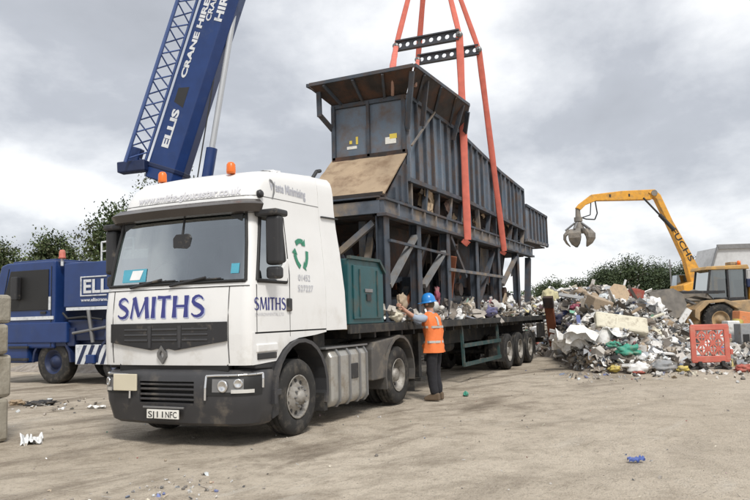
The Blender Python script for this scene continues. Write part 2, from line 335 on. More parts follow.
def tree(label, loc, h, w, crown0, n, leaf, cols, seed, group, trunk=.25, open_=.0):
    rd = random.Random(seed); t = thing('broadleaf_tree', label, 'tree', loc, rd.random()*6, group, local=True)
    tr = MB(); tr.tube((0, 0, -.1), (0, 0, h*.45), trunk, trunk*.6, 9); tips = []
    for i in range(9):
        a = i*2.4+rd.random(); z0 = h*(.18+.035*i); p = Vector((math.cos(a)*w*rd.uniform(.2, .42), math.sin(a)*w*rd.uniform(.2, .42), z0+h*rd.uniform(.2, .42)))
        m_ = Vector((p.x*.4, p.y*.4, (z0+p.z)/2)); tr.tube((0, 0, z0), m_, trunk*.45, trunk*.3, 6); tr.tube(m_, p, trunk*.3, trunk*.08, 6); tips.append(p)
        for j in range(2):
            q = p+Vector((rd.uniform(-1, 1), rd.uniform(-1, 1), rd.uniform(.1, 1)))*w*.16; tr.tube(m_.lerp(p, .5), q, trunk*.14, trunk*.04, 5)
    tr.build('trunk', 'bark', t)
    cr = MB(); cl = []
    for i in range(int(n/45)):
        a = rd.random()*6.283; q = rd.random()**.5; zc = rd.random(); rad = (math.sin(math.pi*(zc*.86+.12))**.6)*w*.5
        rad *= 1+.35*noise.noise(Vector((math.cos(a)*1.3+seed, math.sin(a)*1.3, zc*2.5)))
        c = Vector((math.cos(a)*rad*q, math.sin(a)*rad*q, crown0*h+(1-crown0)*h*zc*(.9+.16*noise.noise(Vector((a, q*2, seed))))))
        if noise.noise(c*(3.2/w)+Vector((seed, 0, 0))) < -.34+open_*.4: continue
        cl.append((c, rd.uniform(.5, 1.2)*w*.085, rd.choice(cols), rd.uniform(.75, 1.25)))
    for c, cr_, k, br in cl:
        for j in range(52):
            core = j >= 45
            p = c+Vector([max(-1.5, min(1.5, rd.gauss(0, .85))) for _ in range(3)])*cr_*.9
            nrm = Vector((rd.gauss(0, 1), rd.gauss(0, 1), rd.gauss(0, 1)+.8)).normalized(); k1 = nrm.orthogonal().normalized(); k2 = nrm.cross(k1); s_ = leaf*(rd.uniform(.6, 1.3) if not core else 2.6); p = p if not core else Vector((p.x*.78, p.y*.78, crown0*h+(p.z-crown0*h)*.86)); b_ = br*rd.uniform(.8, 1.2)
            cr.col = tuple(v*b_ for v in k); cr.add([p-k1*s_, p+k2*s_*.55, p+k1*s_, p-k2*s_*.55], [(0, 1, 2, 3)])
    cr.build('crown', 'leaves', t); return t
G1 = [(.075, .105, .042), (.055, .082, .032), (.10, .125, .05), (.09, .10, .055)]; G2 = [(.058, .080, .038), (.045, .065, .034), (.075, .10, .045)]  # G2: distance haze of the far trees is put into the leaf colour
tr_ = [('dark hedge-like tree peeping past the tail of the raised machine', 26.4, 108, 6.6, 8, 21), ('low bushy tree at the left end of the far treeline, left of the grab', 31, 112, 6.6, 8, 22), ('rounded dark tree directly below the hanging grab', 34.6, 109, 9.0, 9, 23),
       ('broad tallest dark tree of the far treeline right of the grab', 39.3, 110, 10.6, 11, 24), ('medium dark tree left of the yellow crane arm', 44.5, 112, 9.3, 9, 25), ('dark tree crossed by the yellow handler arm', 48.6, 110, 10.0, 9, 26), ('dark tree between the yellow arm and the grey shed', 53.5, 116, 8.4, 9, 27)]
for lb, rr, dd, h, w, sd_ in tr_: tree(lb, at(rr, dd), h*.92, w*1.15, .05, 17000, .14, G2, sd_, 'trees along the far right skyline')
tl = [('bushy tree at the far left edge above the blue crane cab', -17.4, 33, 5.4, 4.2, 31, .3), ('thin airy tree with sparse top left of the crane cab beacon', -15.4, 34, 5.9, 3.4, 32, .5), ('low tree right of the crane cab beacon above the blue engine housing', -13.2, 35, 5.0, 4.0, 33, .2),
      ('tall leaning tree just left of the white cab mirror', -11.3, 31.5, 6.9, 3.8, 34, .1), ('tallest leafy tree partly hidden by the white cab roof', -9.0, 32, 8.2, 4.6, 35, .0)]
for lb, rr, dd, h, w, sd_, op in tl: tree(lb, at(rr, dd), h*1.04, w*1.1, .12, 16000, .07, G1, sd_, 'trees behind the blue crane', .14, op)
hm = MB(); rd = random.Random(5)                                      # undergrowth strip below both treelines
for (r0, r1, dd, hh) in ((-70, -12, 44, 3.1), (18, 90, 118, 5.0), (-40, -9, 37, 3.4)):
    for i in range(12000):
        a = rd.uniform(r0, r1); z = rd.random()**.8*hh*(1+.25*noise.noise(Vector((a*.25, dd, 0)))); p = at(a, dd+rd.uniform(-1.5, 1.5), z); k = rd.choice(G2); s_ = .03+.0012*dd*rd.uniform(.6, 1.4)
        k1 = Vector((rd.gauss(0, 1), rd.gauss(0, 1), rd.gauss(0, 1))).normalized(); k2 = k1.orthogonal().normalized(); hm.col = tuple(v*rd.uniform(.7, 1.3) for v in k)
        hm.add([p-k1*s_, p+k2*s_, p+k1*s_, p-k2*s_], [(0, 1, 2, 3)])
one('undergrowth', 'leaves', 'mass of dark scrub and hedge low along the horizon', 'scrub', hm, kind='stuff')

# ================================================================== white lorry (tractor unit)
T = thing('lorry', 'white high-roofed tractor unit with blue lettering on the cab front, parked nose to the camera', 'lorry', (0, 0, 0))
def lerp(a, b, t): return a+(b-a)*t
def table(z, tb):
    if z <= tb[0][0]: return tb[0][1:]
    for a, b in zip(tb, tb[1:]):
        if z <= b[0]: q = (z-a[0])/(b[0]-a[0]); return tuple(lerp(m, n, q) for m, n in zip(a[1:], b[1:]))
    return tb[-1][1:]
#        z     xf   bow  rad  side
CT = [(1.0, .23, .05, .12, .03), (1.3, .20, .05, .13, .02), (1.7, .20, .05, .13, .02), (2.05, .24, .05, .14, .02), (2.6, .335, .055, .15, .065), (3.0, .41, .06, .17, .11), (3.15, .42, .06, .17, .12), (3.32, .46, .07, .19, .13), (3.46, .54, .08, .22, .145), (3.555, .66, .09, .26, .18), (3.60, .84, .1, .32, .25), (3.625, 1.1, .1, .4, .38)]
def cab(z): return table(z, CT)
BT = [(.26, .26, .07, .30, .10), (.30, .20, .07, .30, .06), (.60, .13, .07, .30, .01), (.86, .14, .07, .30, .01), (.94, .18, .07, .28, .03), (.975, .24, .07, .26, .07)]
def bumper(z): return table(z, BT)
def F(prof, u_, z, off=0, xa=1.14, xb=2.25):
    xf, bow, rad, side = prof(z); a = abs(u_); L1 = 1.25-side-rad
    if a <= 1: x = xf+bow*a*a-off; y = 1.25-a*L1
    elif a <= 2: q = (a-1)*math.pi/2; x = xf+bow+rad-(rad+off)*math.cos(q); y = side+rad-(rad+off)*math.sin(q)
    else:
        xc = xf+bow+rad; y = side-off; x = lerp(xc, xa, a-2) if a <= 3 else lerp(xa, xb, a-3)
    if u_ < 0: y = 2.5-y
    if prof is cab and z > 3.15: z += .10*max(0, x-.45)*min(1, (z-3.15)/.3)
    return Vector((x, y, z))
def uy(prof, y, z): xf, bow, rad, side = prof(z); return (1.25-y)/(1.25-side-rad)
def fx(y, z, off=0, prof=cab): return F(prof, uy(prof, y, z), z, off)
US = [-4, -3.55, -3, -2.5, -2, -1.75, -1.5, -1.25, -1, -.66, -.33, 0, .33, .66, 1, 1.25, 1.5, 1.75, 2, 2.5, 3, 3.55, 4]
ZS = [1.42, 1.7, 2.0, 2.1, 2.4, 2.7, 2.95, 3.02, 3.1, 3.22, 3.32, 3.40, 3.46, 3.51, 3.555, 3.58, 3.60, 3.615, 3.625]
def iz(v): return ZS.index(v)
skip = set()
for j in range(iz(2.1), iz(3.02)):
    for i in range(len(US)-1):
        if -1.3 < US[i] and US[i+1] < 1.3: skip.add((i, j))
for j in range(iz(2.1), iz(2.95)):
    for i in range(len(US)-1):
        if 2 <= abs(US[i]) <= 3 and 2 <= abs(US[i+1]) <= 3: skip.add((i, j))
sh_ = MB(); sh_.grid([[F(cab, a, z) for z in ZS] for a in US], skip)
top = [F(cab, a, 3.625) for a in US]; ins = [p.lerp(Vector((1.75, 1.25, p.z+.035)), .4) for p in top]; ctr = Vector((1.75, 1.25, 3.80))
sh_.grid([top, ins], ()); sh_.add(ins+[ctr], [(i, i+1, len(ins)) for i in range(len(ins)-1)]+[(len(ins)-1, 0, len(ins))], True)
LZ = [1.03, 1.2, 1.42]; UF = [q for q in US if abs(q) <= 2]
sh_.grid([[F(cab, a, z) for z in LZ] for a in UF])
for sgn in (0, 1):
    yy = (lambda v: v) if not sgn else (lambda v: 2.5-v)
    sh_.prism([(.33, 1.03), (.86, 1.05), (1.02, 1.19), (1.2, 1.28), (1.45, 1.33), (1.9, 1.355), (2.25, 1.39), (2.25, 1.44), (.33, 1.44)], 'y', yy(.02), yy(.07))
sh_.prism([(.14, 1.42), (2.36, 1.42), (2.36, 3.3), (2.1, 3.7), (.4, 3.7), (.14, 3.3)], 'x', 2.22, 2.25)
body = sh_.build('cab_body', 'white_paint', T, solid=.025)
body.modifiers['thick'].offset = -1
# glass, seals, dim cab interior
MB().grid([[F(cab, a, z, -.012) for z in [2.1, 2.4, 2.7, 2.95, 3.02]] for a in [q for q in US if abs(q) <= 1.3]]).build('windscreen', 'screen_glass', T)
MB().grid([[F(cab, a, z, -.035) for z in (2.87, 3.02)] for a in [-1.1+.11*i for i in range(21)]]).build('screen_top_band', 'trim_rubber', T)
ub = 1.27
loop = [F(cab, -ub+2*ub*i/16, 2.1, .004) for i in range(17)]+[F(cab, ub, z, .004) for z in (2.3, 2.6, 2.85, 3.02)]+[F(cab, ub-2*ub*i/16, 3.02, .004) for i in range(17)]+[F(cab, -ub, z, .004) for z in (2.85, 2.6, 2.3, 2.1)]
MB().path(loop, .022).build('screen_seal', 'trim_rubber', T)
for s_ in (1, -1):
    MB().grid([[F(cab, a*s_, z, -.012) for z in [2.1, 2.4, 2.7, 2.95]] for a in (2, 2.5, 3)]).build('side_window', 'side_glass', T)
    lp = [F(cab, 2*s_, 2.1, .002), F(cab, 2*s_, 2.95, .002), F(cab, 3*s_, 2.95, .002), F(cab, 3*s_, 2.1, .002), F(cab, 2*s_, 2.1, .002)]
    MB().path(lp, .028).build('window_seal', 'trim_rubber', T)
    yy = (lambda v: v) if s_ > 0 else (lambda v: 2.5-v)
    MB().prism([(.84, 2.09), (1.17, 2.09), (1.17, 2.42)], 'y', yy(.00), yy(.05)).build('window_corner', 'white_paint', T)
    dl = MB().path([(1.22, yy(.022), 1.36), (1.22, yy(.018), 2.2), (1.22, yy(.105), 3.0), (.62, yy(.115), 3.06)], .006, 5); dl.build('door_seam', 'trim_rubber', T); MB().path([(.42, yy(.02), 1.42), (.42, yy(.018), 2.05)], .006, 5).build('door_seam', 'trim_rubber', T)
    MB().box(1.13, 1.25, *sorted((yy(-.012), yy(.03))), 1.70, 1.88).build('door_handle', 'black_plastic', T, bevel=.02)
    st = MB().box(.42, .86, *sorted((yy(.004), yy(.03))), 1.09, 1.17); st.build('step_recess', 'black_plastic', T, bevel=.01)
    MB().box(.40, .88, *sorted((yy(-.004), yy(.03))), 1.18, 1.29).build('step_ledge', 'white_paint', T, bevel=.03)
    # roof side crease and air fairing behind the cab
    fp = [(2.28, 1.40), (2.92, 1.42), (2.80, 3.0), (2.66, 3.80), (2.45, 3.86), (2.28, 3.80)]
    fm = MB(); zc = [1.41, 2.0, 2.6, 3.0, 3.3, 3.5, 3.62, 3.70, 3.76]
    yi = lambda z: cab(z-.18 if z > 3.3 else z)[3]+.004
    fm.grid([[Vector((lerp(2.258, 2.93-.09*(z-1.4), q), yy(yi(z)-.004), z+(.03*q if z > 3.3 else 0))) for z in zc] for q in (0, .33, .66, 1)]); fm.build('air_fairing', 'white_paint', T, solid=.03)
    MB().beam((2.30, yy(.10), 3.14), (2.82, yy(.10), 3.16), .03, .02).build('fairing_seam', 'trim_rubber', T)
it = MB(); it.box(.50, 2.15, .15, 2.35, 1.5, 2.02).box(2.0, 2.15, .2, 2.3, 2.02, 3.2).box(.7, 2.1, .2, 2.3, 3.12, 3.16); it.build('interior', 'interior', T)
MB().prism([(.34, 2.0), (.74, 2.0), (.72, 2.16), (.42, 2.10)], 'y', .2, 2.3).build('dashboard', 'black_plastic', T, bevel=.02)
for y0 in (.38, 1.55):
    q = MB().box(1.15, 1.6, y0, y0+.55, 2.02, 2.2).build('seat', 'seat_cloth', T, bevel=.05)
    b_ = MB().prism([(1.5, 2.15), (1.66, 2.15), (1.8, 2.85), (1.66, 2.9)], 'y', y0+.02, y0+.53).build('backrest', 'seat_cloth', q, bevel=.05)
sw = MB(); sw.path([(.80+.06*math.sin(a*math.pi/8), 1.85+.22*math.cos(a*math.pi/8), 2.26+.2*math.sin(a*math.pi/8)) for a in range(17)], .016, 6); sw.tube((.80, 1.85, 2.26), (.62, 1.85, 2.1), .03); sw.build('steering_wheel', 'black_plastic', T)
MB().box(.46, .62, 1.30, 1.72, 2.86, 2.97).build('sun_blind', 'seat_cloth', T, bevel=.01); MB().box(.46, .60, .25, 1.05, 2.84, 2.99).build('sun_blind', 'seat_cloth', T, bevel=.01)
MB().box(.46, .60, 1.75, 2.28, 2.86, 2.99).build('sun_blind', 'seat_cloth', T, bevel=.01)
mm = MB().prism([(1.02, 2.60), (1.08, 2.54), (1.26, 2.54), (1.31, 2.60), (1.31, 2.72), (1.26, 2.77), (1.06, 2.77), (1.02, 2.72)], 'x', .345, .385); mm.tube((.37, 1.17, 2.75), (.42, 1.17, 2.98), .014); mm.build('cab_mirror', 'black_plastic', T, bevel=.01)
def card(y0, y1, z0, z1, m, nm): MB().add([fx(y0, z0, -.006), fx(y1, z0, -.006), fx(y1, z1, -.006), fx(y0, z1, -.006)], [(0, 1, 2, 3)]).build(nm, m, T)
card(1.72, 2.16, 2.15, 2.33, 'cyan_card', 'permit_card'); MB().add([fx(1.83, 2.18, -.003), fx(2.02, 2.18, -.003), fx(1.98, 2.31, -.003), fx(1.78, 2.31, -.003)], [(0, 1, 2, 3)]).build('paper_note', 'paper_white', T)
card(.22, .34, 2.20, 2.33, 'cyan_card', 'tax_disc')
for y0, y1, yp in ((1.95, 1.30, 1.9), (1.25, .58, 1.2)):
    w_ = MB(); w_.path([fx(y0, 2.07, .03), fx(y1+.1, 2.16, .035)], .018, 6); w_.path([fx(y0-.15, 2.13, .02), fx(y1-.12, 2.14, .02)], .012, 6); w_.build('wiper', 'black_plastic', T)
# smoked sun visor over the screen
vz = [2.99, 3.0, 3.10, 3.17, 3.175]; vo = [.03, .13, .19, .10, .02]
vm = MB().grid([[F(cab, a, z, o) for z, o in zip(vz, vo)] for a in [-1.75+3.5*i/24 for i in range(25)]]); vm.build('sun_visor', 'visor_smoke', T, solid=.015)
# roof details
for y_, x_ in ((2.02, .95), (.62, .72)):
    MB().lathe([(.001, .0), (.06, 0), (.064, .03), (.06, .125), (.04, .155), (.001, .165)], (x_, y_, 3.655 if y_ > 1 else 3.60), (0, 0, 1), 20).build('beacon', 'amber', T)
MB().lathe([(.001, 0), (.055, 0), (.055, .04), (.03, .06), (.001, .06)], (.66, .13, 3.26), (0, -1, .2), 14).build('marker_lamp', 'black_plastic', T)
MB().path([(2.28, .30, 3.66), (2.5, .28, 3.9), (2.62, .28, 3.93)], .03, 8).build('air_horn', 'black_plastic', T)
# recessed black grille band with vee lower edge
def gtop(y): return 1.585
def gbot(y): return 1.34-.14*max(0, 1-abs(y-1.33)/1.0)-(.0 if abs(y-1.33) > .16 else -.035)
gy = [.34+.10*i for i in range(20)]+[2.28]
gm_ = MB(); gm_.grid([[fx(y, lerp(gbot(y), gtop(y), q), .006) for q in (0, .5, 1)] for y in gy]); gm_.build('grille', 'black_plastic', T, solid=.02)
for y0, y1 in ((.62, 1.02), (1.10, 1.52), (1.60, 2.02)):
    for zz_ in (1.36, 1.43, 1.50):
        MB().grid([[fx(lerp(y0, y1, q), zz_+dz, .006+o) for dz, o in ((-.02, .0), (-.02, .022), (.012, .022), (.018, .0))] for q in (0, .5, 1)]).build('grille_slat', 'bumper_grey', T)
for y0 in (1.06, 1.56): MB().prism([(y0-.02, 1.26), (y0+.02, 1.26), (y0+.03, 1.55), (y0-.03, 1.55)], 'x', .17, .21).build('grille_rib', 'bumper_grey', T)
# emblem: open diamond
bm_ = MB(); P_ = lambda y, z, o: fx(1.36-y, 1.17+z, o)
oo = [(0, .12), (.075, .025), (.075, -.025), (0, -.12), (-.075, -.025), (-.075, .025)]; ii = [(0, .062), (.035, .012), (.035, -.012), (0, -.062), (-.035, -.012), (-.035, .012)]
for o1 in (.035,):
    vs = [P_(*p, o1) for p in oo]+[P_(*p, o1) for p in ii]+[P_(*p, .0) for p in oo]+[P_(*p, .0) for p in ii]
    bm_.add(vs, [(i, (i+1) % 6, (i+1) % 6+6, i+6) for i in range(6)]+[(i, (i+1) % 6, (i+1) % 6+12, i+12) for i in range(6)]+[(i+6, (i+1) % 6+6, (i+1) % 6+18, i+18) for i in range(6)])
bm_.build('emblem', 'steel_grey', T)
# lettering
wd = MB(); word(wd, 'SMITHS', .285, 1.52, lambda x, y: fx(2.19-x, 1.655+y, .006)); wd.build('lettering', 'letter_blue', T)
wd = MB(); word(wd, 'SMITHS', .285, 1.52, lambda x, y: fx(2.175-x, 1.64+y, .004)); wd.build('lettering_shadow', 'letter_shadow', T)
wd = MB(); word(wd, 'SMITHS', .165, .76, lambda x, y: Vector((.36+x, .0155, 1.72+y)), 1.25); wd.build('lettering', 'letter_blue', T)
textmesh('ENVIRONMENTAL LTD', .06, lambda x, y: Vector((.38+x, .0155, 1.645+y)), width=.68).build('lettering', 'letter_pale', T)
textmesh('www.smiths-gloucester.co.uk', .13, lambda x, y: fx(2.05-x, 3.26+y*1.1, .008), width=1.75, bold=.004).build('lettering', 'letter_pale', T)
def sidept(x, z, off=.006):
    zz_ = z
    for _ in range(4): zz_ = z-.10*max(0, x-.45)*min(1, max(0, (zz_-3.15)/.3))
    return Vector((x, cab(zz_)[3]-off, z))
textmesh('Waste Minimising', .17, lambda x, y: sidept(.93+x, 3.36+y*1.1), width=.95, bold=.004).build('lettering', 'letter_grey', T)
sw_ = MB(); stroke(sw_, [(.93, 3.50), (.98, 3.49), (1.03, 3.44), (1.02, 3.34), (.97, 3.24)], [.03, .035, .04, .035, .02], lambda x, y: sidept(x, y, .008)); sw_.build('swash', 'steel_grey', T)
textmesh('01452', .13, lambda x, y: Vector((1.46+x, sidept(1.4, 2.13)[1], 2.13+y)), width=.33).build('lettering', 'letter_grey', T)
textmesh('527227', .13, lambda x, y: Vector((1.43+x, sidept(1.4, 1.98)[1]-.004, 1.98+y)), width=.42).build('lettering', 'letter_grey', T)
for k in range(3):                                                   # recycling triangle of three bent arrows
    a0 = R(90+120*k); ar = MB(); c = (1.60, 2.52)
    def Q(rr, an): return (c[0]+rr*math.cos(an), c[1]+rr*math.sin(an)*1.15)
    Tn = lambda x, y: Vector((x, sidept(1.5, y)[1]-.002, y))
    stroke(ar, [Q(.175, a0+R(44)), Q(.165, a0+R(14)), Q(.165, a0-R(8)), Q(.175, a0-R(28))], [.075, .07, .07, .07], Tn)
    stroke(ar, [Q(.175, a0-R(28)), Q(.17, a0-R(52))], [.15, .005], Tn); ar.build('recycling_arrow', 'green_print', T)
# bumper with recessed intake
BU = [-3, -2.5, -2, -1.75, -1.5, -1.25, -1, -.75, -.49, 0, .47, .75, 1, 1.25, 1.5, 1.75, 2, 2.5, 3]; BZ = [.26, .30, .45, .55, .70, .83, .90, .94, .975]
sk = {(i, j) for i in range(len(BU)-1) for j in range(3, 5) if -.5 < BU[i] and BU[i+1] < .5}
MB().grid([[F(bumper, a, z, 0, .80) for z in BZ] for a in BU], sk).build('bumper', 'bumper_grey', T, solid=.03)
B(.30, .36, .7, 1.8, .5, .9).build('intake', 'trim_rubber', T)
for z in (.60, .66, .73, .79): B(.155, .2, .79, 1.70, z-.014, z+.014).build('intake_slat', 'bumper_grey', T, bevel=.006)
B(.26, .34, .35, 2.15, .955, 1.06).build('lower_screen', 'trim_rubber', T)
B(.118, .14, .95, 1.62, .485, .51).build('plate_ledge', 'steel_grey', T, bevel=.004)
pl = B(.105, .125, 1.02, 1.54, .355, .47).build('number_plate', 'plate', T, bevel=.004)
for tx, y0, w_ in (('SJ11', 1.52, .25), ('NFC', 1.235, .185)): textmesh(tx, .11, lambda x, y: Vector((.103, y0-x, .372+y)), width=w_, bold=.001).build('plate_letters', 'letter_black', pl)
B(.112, .14, 1.73, 2.13, .70, .92).build('blank_plate', 'plate_beige', T, bevel=.008)
for s_ in (1, -1):
    hl = MB().grid([[F(bumper, a*s_, z, .006) for z in (.66, .72, .80, .88, .905)] for a in (.66, .8, 1, 1.25, 1.5, 1.75, 2)]); h_ = hl.build('headlight', 'trim_rubber', T)
    o_ = [F(bumper, .66*s_, z, .012) for z in (.60, .75, .90)]+[F(bumper, a*s_, .905+.01*(a-.66), .012) for a in (.8, 1, 1.25, 1.5, 1.75, 2)]+[F(bumper, 2*s_, z, .012) for z in (.85, .74)]
    MB().path(o_, .018, 6).build('headlight_trim', 'chrome', h_)
    MB().grid([[F(bumper, a*s_, z, .009) for z in (.70, .78, .865)] for a in (.76, .9, 1.0, 1.15, 1.3, 1.42)]).build('reflector', 'steel_grey', h_)
    for a, z, rr in ((.92, .775, .078), (1.28, .81, .058)):
        p = F(bumper, a*s_, z, .011); nrm = (F(bumper, a*s_, z, .1)-p).normalized(); MB().lathe([(rr, 0), (rr, .012), (rr*.8, .016), (rr*.5, .004), (.001, .001)], p, nrm, 20).build('lamp', 'chrome', h_)
    MB().grid([[F(bumper, a*s_, z, .014) for z in (.69, .735)] for a in (1.1, 1.25, 1.5, 1.7)]).build('indicator', 'lens', h_, solid=.01)
    yy = (lambda v: v) if s_ > 0 else (lambda v: 2.5-v)
    # step skirt behind bumper, arch lip, front mudguard
    sp = MB().prism([(.78, .30), (.93, .34), (.96, 1.0), (.90, 1.05), (.40, 1.04), (.40, .98), (.78, .96)], 'y', yy(.03), yy(.30)); sp.build('step_skirt', 'black_plastic', T, bevel=.015)
    B(.74, .94, *sorted((yy(-.01), yy(.2))), .60, .68).build('step', 'bumper_grey', T, bevel=.01)
    am = MB(); Pin = []; Pout = []
    for k in range(15):
        a = R(188-(208/14)*k) if k < 99 else 0; rr = .67
        cxx, czz = 1.47, .60; Pout.append((cxx+(rr+.07)*math.cos(a), czz+(rr+.05)*math.sin(a))); Pin.append((cxx+rr*math.cos(a), czz+rr*math.sin(a)))
    for a, b in zip(zip(Pin, Pout), zip(Pin[1:], Pout[1:])): am.prism([a[0], a[1], b[1], b[0]], 'y', yy(-.03), yy(.34))
    am.build('arch_lip', 'bumper_grey', T)
    B(2.10, 2.20, *sorted((yy(.0), yy(.36))), .24, .50).build('mud_flap', 'rubber', T)
    # mirrors
    mi = MB(); cx_ = .62; mi.box(cx_-.08, cx_+.08, *sorted((yy(-.24), yy(-.03))), 2.30, 2.95); m1 = mi.build('mirror_housing', 'black_plastic', T, bevel=.05, seg=3)
    MB().box(cx_-.07, cx_+.09, *sorted((yy(-.22), yy(-.03))), 2.12, 2.28).build('mirror_housing', 'black_plastic', T, bevel=.04, seg=3)
    MB().box(.50, .80, *sorted((yy(-.24), yy(.11))), 2.94, 3.03).build('mirror_arm', 'black_plastic', T, bevel=.03)
# tank, chassis, rear mudguard
ch = MB(); ch.box(.9, 6.1, .72, .82, .72, .98).box(.9, 6.1, 1.68, 1.78, .72, .98)
for x_ in (1.2, 2.6, 3.6, 4.6, 6.0): ch.box(x_, x_+.1, .82, 1.68, .78, .95)
ch.tube((1.4, .3, .52), (1.4, 2.2, .52), .07).tube((4.99, .3, .52), (4.99, 2.2, .52), .10); ch.box(.8, 2.2, .85, 1.65, .55, 1.4); ch.build('chassis', 'chassis', T)
for s_ in (1, -1):
    yy = (lambda v: v) if s_ > 0 else (lambda v: 2.5-v)
    sec = [(yy(.03+.0), .32), (yy(.03), 1.0), (yy(.10), 1.10), (yy(.60), 1.10), (yy(.66), 1.0), (yy(.66), .34), (yy(.58), .24), (yy(.10), .24)]
    tkm = MB().prism(sec, 'x', 2.42, 3.72).build('fuel_tank', 'tank_metal', T, bevel=.05, seg=3)
    for x_ in (2.62, 2.98, 3.34, 3.60):
        q = MB().prism([(y+(.012 if (y > .3) == (s_ > 0) else -.012) , z) for y, z in [(yy(.022), .31), (yy(.022), 1.01), (yy(.09), 1.115), (yy(.60), 1.115), (yy(.66), 1.0), (yy(.66), .33), (yy(.58), .228), (yy(.09), .228)]], 'x', x_, x_+.05).build('tank_strap', 'steel_grey', tkm)
    B(3.02, 3.28, *sorted((yy(.005), yy(.06))), .62, .86).build('tank_box', 'black_plastic', tkm, bevel=.01)
    B(2.30, 3.75, *sorted((yy(.06), yy(.6))), 1.12, 1.15).build('catwalk', 'steel_grey', T, bevel=.005)
    rm_ = MB(); prev = None
    for k in range(13):
        a = R(200-(215/12)*k); p0 = (4.99+.64*math.cos(a), .56+.64*math.sin(a)); p1 = (4.99+.69*math.cos(a), .56+.69*math.sin(a))
        if prev: rm_.prism([prev[0], prev[1], p1, p0], 'y', yy(-.02), yy(.62))
        prev = (p0, p1)
    rm_.build('rear_mudguard', 'mudguard', T)
    fl = MB().prism([(3.80, .52), (4.36, .52), (4.34, .90), (4.50, 1.06), (4.80, 1.22), (3.95, 1.16), (3.80, 1.05)], 'y', yy(.0), yy(.5)); fl.build('side_locker', 'mudguard', T, bevel=.02)
    B(5.64, 5.68, *sorted((yy(.0), yy(.6))), .16, .60).build('mud_flap', 'rubber', T)
MB().prism([(.62, 1.06), (.62, 1.16), (1.88, 1.16), (1.88, 1.06)], 'x', 4.1, 5.2).build('fifth_wheel', 'chassis', T)
B(2.25, 2.6, .25, 2.25, 1.1, 1.38).build('cab_rear_frame', 'chassis', T)
MB().box(2.45, 2.62, .9, 1.1, 1.4, 3.2).build('air_intake', 'black_plastic', T)
cl_ = MB()
for k in range(3): cl_.path([(2.5, 1.0+.12*k, 1.9), (2.9, 1.0+.1*k, 1.5), (3.2, 1.05+.1*k, 1.75)], .02, 6)
cl_.build('air_line', 'letter_black', T)
for y0 in (.33, 2.27): MB().path([fx(y0, z, .001) for z in (1.06, 1.3, 1.6, 1.85, 2.04)], .006, 5).build('panel_gap', 'trim_rubber', T)
MB().path([F(cab, a/8, 2.035, .001) for a in range(-12, 13)], .006, 5).build('panel_gap', 'trim_rubber', T)
MB().path([F(cab, a/8, 3.235, .001) for a in range(-16, 17)]+[F(cab, 3, 3.235, .001), F(cab, 4, 3.235, .001)], .005, 5).build('panel_gap', 'steel_grey', T)
# wheels: tyre > rim > bolts ; y=outer face, axis pointing out (-y)
def wheel(parent, x, yo, s_, dual=False, rad=.52, dirty='rim_steel', first={}):
    dr = Vector((0, -s_, 0)); w = .30; c = Vector((x, yo, rad)); wm_ = MB()
    pr = [(rad*.56, -w+.02), (rad*.80, -w), (rad*.96, -w+.015), (rad, -w+.05)]
    for g_ in (.07, .15, .23): pr += [(rad, -w+g_-.008), (rad-.014, -w+g_-.004), (rad-.014, -w+g_+.004), (rad, -w+g_+.008)]
    pr += [(rad, -.05), (rad*.96, -.015), (rad*.80, 0), (rad*.70, -.004), (rad*.58, -.02), (rad*.56, -.03)]
    wm_.lathe(pr, c, dr, 48)
    if dual: wm_.lathe([(p, q-.34) for p, q in pr], c, dr, 48)
    w_ = wm_.build('wheel', 'rubber', parent)
    rm = MB()
    if not dual: rm.lathe([(rad*.57, -.02), (rad*.58, -.005), (rad*.54, -.01), (rad*.50, -.07), (rad*.36, -.05), (rad*.30, .01), (rad*.20, .015), (rad*.18, .05), (rad*.10, .075), (.001, .08)], c, dr, 40)
    else: rm.lathe([(rad*.57, -.02), (rad*.58, -.005), (rad*.54, -.012), (rad*.51, -.12), (rad*.47, -.16), (rad*.32, -.15), (rad*.24, -.13), (rad*.22, -.05), (rad*.14, -.03), (.001, -.025)], c, dr, 40)
    rim = rm.build('rim', dirty, w_)
    bo = MB(); rb = rad*.26 if not dual else rad*.30; ro = .012 if not dual else -.145
    for k in range(10):
        a = 2*math.pi*k/10; p = c+Vector((math.cos(a)*rb, 0, math.sin(a)*rb))+dr*ro; bo.tube(p, p+dr*.035, .017, .013, 6)
    bo.build('wheel_nuts', 'steel_grey', w_)
    ho = MB()
    for k in range(10):
        a = 2*math.pi*(k+.5)/10; rh = rad*.42; oh = -.056 if not dual else -.150; p = c+Vector((math.cos(a)*rh, 0, math.sin(a)*rh))+dr*oh; ho.tube(p, p+dr*.006, .028, .028, 10)
    ho.build('hand_holes', 'letter_black', w_)
    return w_
for s_ in (1, -1):
    yy = (lambda v: v) if s_ > 0 else (lambda v: 2.5-v)
    wheel(T, 1.43, yy(.02), s_); wheel(T, 4.99, yy(.02), s_, True)

